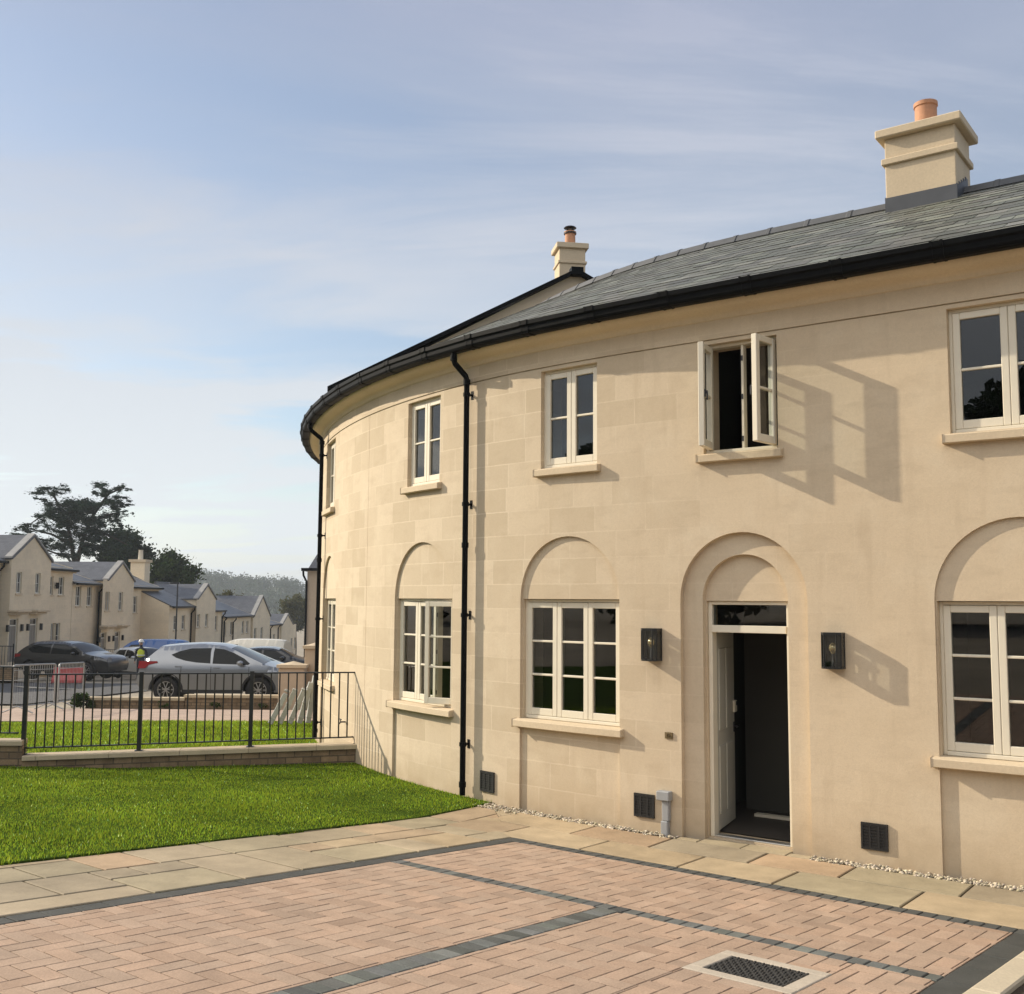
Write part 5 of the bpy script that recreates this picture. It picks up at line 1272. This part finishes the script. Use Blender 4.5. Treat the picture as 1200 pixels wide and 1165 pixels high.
    if gable:
        g2=gable+.06; e=.12
        for ya,sg in ((y0,-1),(y1,1)):
            zf=ze+.06-.12*(gable-ze)/((y1-y0)/2); slab([Vector((fx+.10,ya+sg*.10,zf)),Vector((fx-5.5,ya+sg*.10,zf)),Vector((fx-5.5,yc,g2)),Vector((fx+.10,yc,g2))])
        r.build('roof',M['farslate'],root)
        c=MB()
        for ya,sg in ((y0,-1),(y1,1)):
            a=Vector((fx,ya+sg*.16,ze-.02)); b=Vector((fx,yc,gable+.06)); up=Vector((0,0,.09)); xx=Vector((.07,0,0)); bk=Vector((-.30,0,0))
            c.face([a+xx,b+xx,b+xx+up,a+xx+up]); c.face([a+xx+up,b+xx+up,b+bk+up,a+bk+up]); c.face([a+bk,b+bk,b+bk+up,a+bk+up]); c.face([a+xx,b+xx,b+bk,a+bk]); c.face([a+xx,a+bk,a+bk+up,a+xx+up])
        c.build('gable_coping',M['farcoping'],root)
    elif ridge:
        rb,rz=ridge; slab([Vector((fx+.28,y0-.02,ze-.12)),Vector((fx+.28,y1+.02,ze-.12)),Vector((fx-rb,y1+.02,rz)),Vector((fx-rb,y0-.02,rz))])
        slab([Vector((fx-rb,y0-.02,rz)),Vector((fx-rb,y1+.02,rz)),Vector((fx-2*rb,y1+.02,ze-.1)),Vector((fx-2*rb,y0-.02,ze-.1))]); rf=r.build('roof',M['farslate'],root)
        q=MB(); q.tube([(fx-rb,y0-.03,rz+.02),(fx-rb,y1+.03,rz+.02)],.10,6); q.build('ridge_tile',M['ridge'],rf)
        q=MB(); q.box((fx+.22,y0-.03,ze-.24),(fx+.38,y1+.03,ze-.12)); q.box((fx+.005,y0,ze-.30),(fx+.22,y1,ze-.20),mat=1); q.build('eaves_gutter',[M['gutter'],M['stone']],root)
    if pipe is not None:
        q=MB(); q.tube([(fx+.32,pipe,ze-.2),(fx+.30,pipe,ze-.4),(fx+.08,pipe,ze-.65),(fx+.08,pipe,zb)],.055,8); q.build('downpipe',M['gutter'],root)
GRP='terraced houses stepping down the street'
HE=H_EYE
def W2(us,fx,zr0,zr1,w=.85): return [(ypos(u,fx),w,HE+zr0,HE+zr1) for u in us]
# pair nearest on the left
h1=thing('terraced_house','nearest terraced house at the left with a tall gable, two doors and stone hoods','house',GRP)
house_seg(h1,-26.0,42,54.45,-1.9,HE+2.0,[(53.2,.85,2.45,3.6),(48.5,.85,2.45,3.6),(45.5,.85,2.45,3.6)],(),None,8,(4.3,HE+4.0),pipe=54.1)
fx=-25.5; house_seg(h1,fx,54.5,59.2,-1.9,HE+2.05,W2([25,47],fx,.25,1.35,.62),[(ypos(21.5,fx),.95,-1.0,1.2),(ypos(44.5,fx),.95,-1.0,1.2)],HE+3.3,7)
fx=-26.0; house_seg(h1,fx,59.25,63.4,-1.9,HE+1.80,W2([61.8,74.5],fx,.20,1.25,.75)+[(ypos(57+0,fx)+1.2,.7,-.55,.85),(ypos(72,fx),.8,-.6,.85)],(),None,8,(4.5,HE+3.0))
q=MB(); q.tube([(fx+.14,61.0,HE+.55),(fx+.14,61.0,HE+.9)],.10,6); q.tube([(fx+.0,61.0,HE+.75),(fx+.14,61.0,HE+.75)],.03,6); q.build('wall_bracket',M['gutter'],h1)
place(h1,(-26,53,zg(-26,53)))
h2=thing('terraced_house','second terraced house along, lower, with a gable and two doors behind the railings','house',GRP)
fx=-26.0; house_seg(h2,fx,63.45,67.6,-2.6,HE+1.05,W2([95,108],fx,-.45,.75,.8),(),None,8,(3.6,HE+2.2),pipe=67.4)
fx=-25.5; house_seg(h2,fx,67.65,72.3,-2.6,HE+1.2,W2([129,144.5],fx,-.75,.45,.75),[(ypos(126.5,fx),.95,-2.0,.15),(ypos(142.5,fx),.95,-2.0,.15)],HE+2.35,7)
fx=-26.0; house_seg(h2,fx,72.35,79,-2.6,HE+.95,W2([153.5,161.5],fx,-.95,.2,.8),(),None,8,(4,HE+2.3))
place(h2,(-26,70,zg(-26,70)))
h3=thing('terraced_house','third house along, set forward, with a blank side wall, a chimney and a gabled front','house',GRP)
fx=-24.0; house_seg(h3,fx,75.3,80.6,-3.6,HE-.38,W2([209,218.5],fx,-2.2,-1.15,.85),(),None,9,(4.8,HE+1.9),pipe=80.3)
fx=-23.6; house_seg(h3,fx,80.65,85.6,-3.6,HE+.05,W2([236,245.5],fx,-2.1,-1.1,.8)+W2([235,245],fx,-5.1,-3.9,.8),(),HE+1.12,7)
fx=-24.0; house_seg(h3,fx,85.65,89.2,-3.9,HE-.75,W2([256.5],fx,-2.5,-1.3,.85),(),None,8,(4.5,HE+1.3),pipe=88.9)
cx,cy=-28.9,83.2; mb=MB(); mb.box((cx-.55,cy-.6,HE+1.2),(cx+.55,cy+.6,HE+2.85)); c=mb.build('chimney',M['farwall'],h3); mb=MB(); mb.box((cx-.68,cy-.73,HE+2.85),(cx+.68,cy+.73,HE+3.05)); mb.build('chimney_cap',M['stone'],c)
mb=MB(); mb.lathe([(.2,HE+3.05),(.17,HE+3.75),(.2,HE+3.8)],(cx,cy,0),10); mb.build('chimney_pot',M['cream'],c)
place(h3,(-24,80,zg(-24,80)))
h4=thing('terraced_house','fourth house along, with a wide low gable like a pediment and two downpipes','house',GRP)
fx=-24.0; house_seg(h4,fx,89.25,99,-5.0,HE-1.30,W2([267,274.5,288,293],fx,-3.0,-1.9,.8),(),None,8,(4.3,HE+.35),pipe=92.5)
q=MB(); q.tube([(fx+.3,89.6,HE-1.5),(fx+.08,89.6,HE-1.8),(fx+.08,89.6,-5)],.06,8); q.build('downpipe',M['gutter'],h4)
fx=-23.8; house_seg(h4,fx,99.05,106,-5.6,HE-1.55,W2([302.5,310],fx,-3.9,-2.6,.95),(),HE+.32,10)
place(h4,(-24,97,zg(-24,97)))
h5=thing('terraced_house','furthest terraced house down the street with a small end gable','house',GRP)
fx=-25.2; house_seg(h5,fx,107,117,-7,HE-2.45,W2([319,324.5,333],fx,-4.9,-3.6,.9),(),None,8,(4,HE-1.3),pipe=108.3)
q=MB(); 
for yy in (112.3,116): q.tube([(fx+.3,yy,HE-2.65),(fx+.08,yy,HE-3.0),(fx+.08,yy,-7)],.06,6)
q.build('downpipe',M['gutter'],h5)
fx=-25.0; house_seg(h5,fx,117.05,123,-7.4,HE-2.75,W2([345,349],fx,-5.6,-4.3,.9),(),HE-1.6,8)
place(h5,(-25,114,zg(-25,114)))
# more of the terrace glimpsed above those roofs
h6=thing('terraced_house','plain roof and chimney showing above the gable of the third house','house',GRP)
house_seg(h6,-37,104,112,-5,HE+.5,[],(),None,8,(4.5,HE+1.9)); mb=MB(); mb.box((-42,107,HE+1.0),(-40.6,108.6,HE+3.6)); mb.build('chimney',M['farwall'],h6); place(h6,(-37,108,zg(-37,108)))
# house close behind the curved one on the right of the gap
h7=thing('detached_house','pinkish house with a black gutter glimpsed at the edge of the curved house','house')
mb=MB(); xa,xb,ya,yb=-11.45,-2,60,70; zb,ze=-2.4,3.98
for P,u in ((((xa,ya,zb),(xb,ya,zb),(xb,ya,ze),(xa,ya,ze)),10),(((xa,ya,zb),(xa,yb,zb),(xa,yb,ze),(xa,ya,ze)),10)): mb.face(P,uv=[(0,zb),(u,zb),(u,ze),(0,ze)])
mb.face([(xb,ya,zb),(xb,yb,zb),(xb,yb,ze),(xb,ya,ze)]); mb.face([(xa,yb,zb),(xb,yb,zb),(xb,yb,ze),(xa,yb,ze)]); mb.build('wall',M['farwall2'],h7)
mb=MB(); mb.box((xa-.28,ya-.3,ze-.1),(xb,ya-.15,ze+.06)); mb.box((xa-.3,ya-.3,ze-.1),(xa-.15,yb,ze+.06)); mb.tube([(xa-.2,ya-.2,ze-.1),(xa-.2,ya-.1,ze-.35),(xa-.02,ya-.08,ze-.7),(xa-.02,ya-.08,zb)],.06,8); mb.build('gutter',M['gutter'],h7)
mb=MB(); a=Vector((xa-.05,ya+.4,ze+.04)); b=Vector((xb,ya+.4,ze+.04)); c=Vector((xb,ya+4.5,ze+4.0)); d=Vector((xa+1.5,ya+4.5,ze+4.0)); e=Vector((xa-.05,yb,ze+.04))
mb.face([a,b,c,d],uv=[(0,0),(10,0),(10,5),(1,5)]); mb.face([a,d,Vector((xa+1.5,yb,ze+4.0)),e],uv=[(0,0),(4,4),(10,4),(10,0)]); mb.build('roof',M['farslate'],h7); place(h7,((xa+xb)/2,ya,zg(-7,60)))

# small black railings in front of the houses
def far_rail(label,p0,p1,n,h=1.05):
    t=thing('railing',label,'railing','short black railings outside the far houses'); mb=MB(); a=Vector((*p0,0)); b=Vector((*p1,0))
    def pt(k,z): p=a.lerp(b,k); return Vector((p.x,p.y,zg(p.x,p.y)+z))
    for z in (.12,h): mb.tube([pt(0,z),pt(1,z)],.02,5)
    for k in range(1,n): mb.tube([pt(k/n,.12),pt(k/n,h)],.011,5)
    mb.build('bars',M['blackmetal'],t)
    for k in (0,1): q=MB(); q.tube([pt(k,0),pt(k,h+.12)],.035,6); q.build('post',M['blackmetal'],t)
    place(t,pt(.5,0))
far_rail('short black railing in front of the nearest far house at the left edge',(-25.2,49.9),(-23.7,51.3),16,1.5)
far_rail('short black railing in front of the doors of the second far house',(-24.9,66.0),(-24.2,68.8),14,1.5)
t=thing('boundary_wall','low far brick wall with a white coping across the road at the left','wall'); mb=MB()
x0,x1,y_=-30,-21.6,47.0; zb,zt_=-1.9,-.78
mb.face([(x0,y_,zb),(x1,y_,zb),(x1,y_,zt_),(x0,y_,zt_)],uv=[(x0,zb),(x1,zb),(x1,zt_),(x0,zt_)]); mb.face([(x1,y_,zb),(x1,y_+.3,zb),(x1,y_+.3,zt_),(x1,y_,zt_)]); mb.face([(x0,y_+.3,zb),(x1,y_+.3,zb),(x1,y_+.3,zt_),(x0,y_+.3,zt_)]); mb.build('brickwork',M['brick'],t); mb=MB(); mb.box((x0,y_-.05,zt_),(x1+.05,y_+.35,zt_+.09)); mb.build('coping',M['kerb'],t); place(t,(-25,y_,zg(-25,y_)))
# lamp column
t=thing('street_lamp','tall dark lamp column in front of the third house','street lamp'); lx,ly=-22.6,72.5; zb=zg(lx,ly); ztop=HE+1.05
mb=MB(); mb.tube([(lx,ly,zb),(lx,ly,zb+1.2)],.085,8); mb.tube([(lx,ly,zb+1.2),(lx,ly,ztop)],[.06,.045],8); mb.build('column',M['blackmetal'],t,sharp=40)
mb=MB(); mb.box((lx-.5,ly-.11,ztop-.02),(lx+.12,ly+.11,ztop+.09)); mb.build('lamp_head',M['blackmetal'],t,bevel=.02); place(t,(lx,ly,zb))

# ------------------------------------------------------------------ trees and hill
def trunk(par,segs,name='trunk'):
    mb=MB(); 
    for path,r in segs: mb.tube(path,r,8)
    return mb.build(name,M['bark'],par,sharp=60)
# cedar: flat tiers on ascending limbs
t=thing('cedar_tree','big dark cedar with flat layered branches rising behind the left houses','tree'); cx,cy=-41.5,101.; gz=-4.0
S_=cy/1250.
def P_(u,v,dy=0): y=cy+dy; return Vector(((u-600)/1250*y,y,HE+(703-v)/1250*y*1.0-.0))
limbs=[]; tiers=[]
base=P_(90,668)
limbs.append(([Vector((base.x,cy,gz)),Vector((base.x,cy,base.z-3)),base],[.5,.4,.28]))
def limb(pts,r0,r1): limbs.append((pts,[r0+(r1-r0)*k/(len(pts)-1) for k in range(len(pts))]))
limb([base,P_(84,640),P_(78,615,.5),P_(62,585,1.),P_(48,572,1.5)],.24,.06); limb([base,P_(97,635),P_(108,605,-.5),P_(125,580,-1),P_(143,572,-1.5)],.25,.06)
limb([P_(84,640),P_(60,628,-1),P_(35,622,-2)],.16,.05); limb([P_(80,620),P_(50,605,2),P_(32,618,3)],.14,.04); limb([P_(104,615),P_(125,605,2),P_(145,600,3)],.14,.05); limb([P_(100,625),P_(125,628,-1),P_(150,640,-2)],.14,.05); limb([base,P_(80,655,1),P_(50,645,1),P_(30,632,1)],.14,.05); limb([P_(108,605),P_(100,585,1),P_(92,590,1)],.12,.05)
for u,v,w,h,n in ((95,648,26,10,7),(58,640,24,9,6),(120,645,24,9,6),(88,600,26,14,7),(85,612,34,16,9),(70,598,26,12,7),(108,600,30,14,8),(95,628,30,12,7),(118,622,22,10,6),(60,612,22,9,5),(132,588,18,8,5),(80,640,26,9,6),(58,578,24,7,6),(45,588,14,5,3),(72,574,12,6,3),(66,602,22,7,5),(88,598,22,9,6),(112,578,18,8,5),(128,572,20,6,5),(142,574,10,4,3),(110,595,26,8,6),(140,592,14,5,4),(146,602,10,4,3),(50,620,26,7,6),(30,622,14,5,4),(38,632,24,6,5),(60,640,20,6,4),(120,612,22,8,6),(138,618,12,5,3),(105,630,18,8,4),(75,628,14,6,3),(125,640,22,9,6),(148,636,12,7,4),(64,652,14,5,3),(98,648,16,6,3)):
    for k in range(n*2):
        c=P_(u+random.uniform(-w,w)*.95,v+random.uniform(-h,h)*.75,random.uniform(-3,3)); tiers.append((c,(w*S_*random.uniform(.16,.34),w*S_*random.uniform(.25,.5),h*S_*random.uniform(.22,.5))))
trunk(t,limbs); leaf_cloud('crown',[c for c,_ in tiers],np.array([r for _,r in tiers]),80000,.13,M['cedar'],t,11,flatz=.5,lo=.45,hi=1.4,fuzzy=True); place(t,(base.x,cy,gz))
def tree(name,label,u0,u1,v0,v1,y,m,nclump,nleaf,leaf,seed,dark=1.,group=None,vtrunk=None):
    t=thing(name,label,'tree',group); r=np.random.default_rng(seed); s=y/1250; xc=((u0+u1)/2-600)*s; w=(u1-u0)/2*s; zt_=HE+(703-v0)*s; zb=HE+(703-v1)*s; gz=zg(xc,y); zc=(zt_+zb)/2; hh=(zt_-zb)/2
    C=[];Rr=[]
    for _ in range(nclump):
        d=r.normal(size=3); d/=np.linalg.norm(d); k=r.uniform(.25,.9)**.6; C.append((xc+d[0]*w*k*.85,y+d[1]*w*k*.85,zc+d[2]*hh*k*.85)); q=min(w,hh)*r.uniform(.2,.42); Rr.append((q,q,q*.8))
    segs=[([(xc,y,gz-.3),(xc+.1,y,(gz+zb)/2),(xc,y,zb+hh*.4)],[w*.09,w*.07,w*.05])]
    for c in C[:14]: segs.append(([(xc,y,zb+hh*.2),((xc+c[0])/2,(y+c[1])/2,(zb+c[2])/2+hh*.15),c],[w*.045,w*.03,w*.01]))
    trunk(t,segs); leaf_cloud('crown',C,np.array(Rr),nleaf,leaf,m,t,seed,fuzzy=True); place(t,(xc,y,gz)); return t
tree('evergreen_tree','dark rounded evergreen just right of the cedar',112,182,617,690,108,M['darkleaf'],46,14000,.2,31)
tree('broadleaf_tree','rounded green tree behind the house chimney',172,236,643,712,112,M['oak'],48,14000,.2,32)
tree('broadleaf_tree','olive brown tree in front of the distant hill by the pinkish house',326,372,696,745,185,M['autumn'],34,8000,.24,33)
tree('broadleaf_tree','small pale tree showing above the roof of the fourth house',255,292,690,720,150,M['autumn'],16,1300,.22,34)
# distant wooded hill
hx=np.linspace(-420,120,70); hy=np.linspace(520,1100,40); HX,HY=np.meshgrid(hx,hy)
def hz_(x,y):
    u=600+1250*x/y; top=np.interp(u,[60,150,240,262,300,330,345,380,600],[690,684,681,683,688,687,690,704,710]); crest=(703-top)/1250*760+HE
    k=np.clip((y-540)/220,0,1); k=k*k*(3-2*k); d=np.clip((y-760)/340,0,1); return -9.5+(crest+9.5)*k*(1-.5*d)
HZ=hz_(HX,HY); V=np.c_[HX.ravel(),HY.ravel(),HZ.ravel()]; I=np.arange(HX.size).reshape(HX.shape); Fq=np.stack([I[:-1,:-1],I[:-1,1:],I[1:,1:],I[1:,:-1]],-1).reshape(-1,4)
struct(np_mesh('hills',V,Fq,mat('hill_grass',(.07,.09,.05),1,noise=(.01,.3,4)),smooth=True))
r=np.random.default_rng(5); n=1500; px_=r.uniform(-400,60,n); py_=r.uniform(560,800,n); pz_=hz_(px_,py_); q=r.uniform(3,6.5,n)
wd_=leaf_cloud('far_wood',np.c_[px_,py_,pz_+q*.6],np.c_[q,q,q*.9],90000,.8,M['hillwood'],None,8,lo=.75,hi=1.15); tag(wd_,'hazy wood covering the distant hill','wood',kind='stuff')
# trees behind the photographer: they only show as reflections in the upper windows
r=np.random.default_rng(9); n=700; an=r.uniform(R(150),R(262),n); rr=r.uniform(52,66,n); bx_,by_=rr*np.cos(an),rr*np.sin(an); keep=~((by_>-2))
bx_,by_=bx_[keep],by_[keep]; n=len(bx_); q=r.uniform(2.0,3.6,n); zz=14.2*r.uniform(.0,1,n)**.4*(1+.12*np.sin(an[keep]*23)+.08*np.sin(an[keep]*51))
bw=leaf_cloud('wood_behind',np.c_[bx_,by_,zz],np.c_[q,q,q*.8],170000,.45,M['darkleaf'],None,12); tag(bw,'line of dark trees behind the viewpoint mirrored in the upper windows','wood',kind='stuff')

# ------------------------------------------------------------------ air: pale haze that fades the far hill
hz_m=bpy.data.materials.new('haze_air'); hz_m.use_nodes=True; nt=hz_m.node_tree
for n in list(nt.nodes): nt.nodes.remove(n)
o_=nt.nodes.new('ShaderNodeOutputMaterial'); v_=nt.nodes.new('ShaderNodeVolumePrincipled'); v_.inputs['Color'].default_value=(.78,.86,.95,1); v_.inputs['Density'].default_value=.0004; v_.inputs['Anisotropy'].default_value=.3
nt.links.new(v_.outputs[0],o_.inputs['Volume'])
mb=MB(); mb.box((-2600,-2600,-12.5),(2600,2700,62)); hb=mb.build('haze',hz_m); hb['kind']='stuff'; hb['label']='thin pale haze over the street and the far hill'; hb['category']='haze'
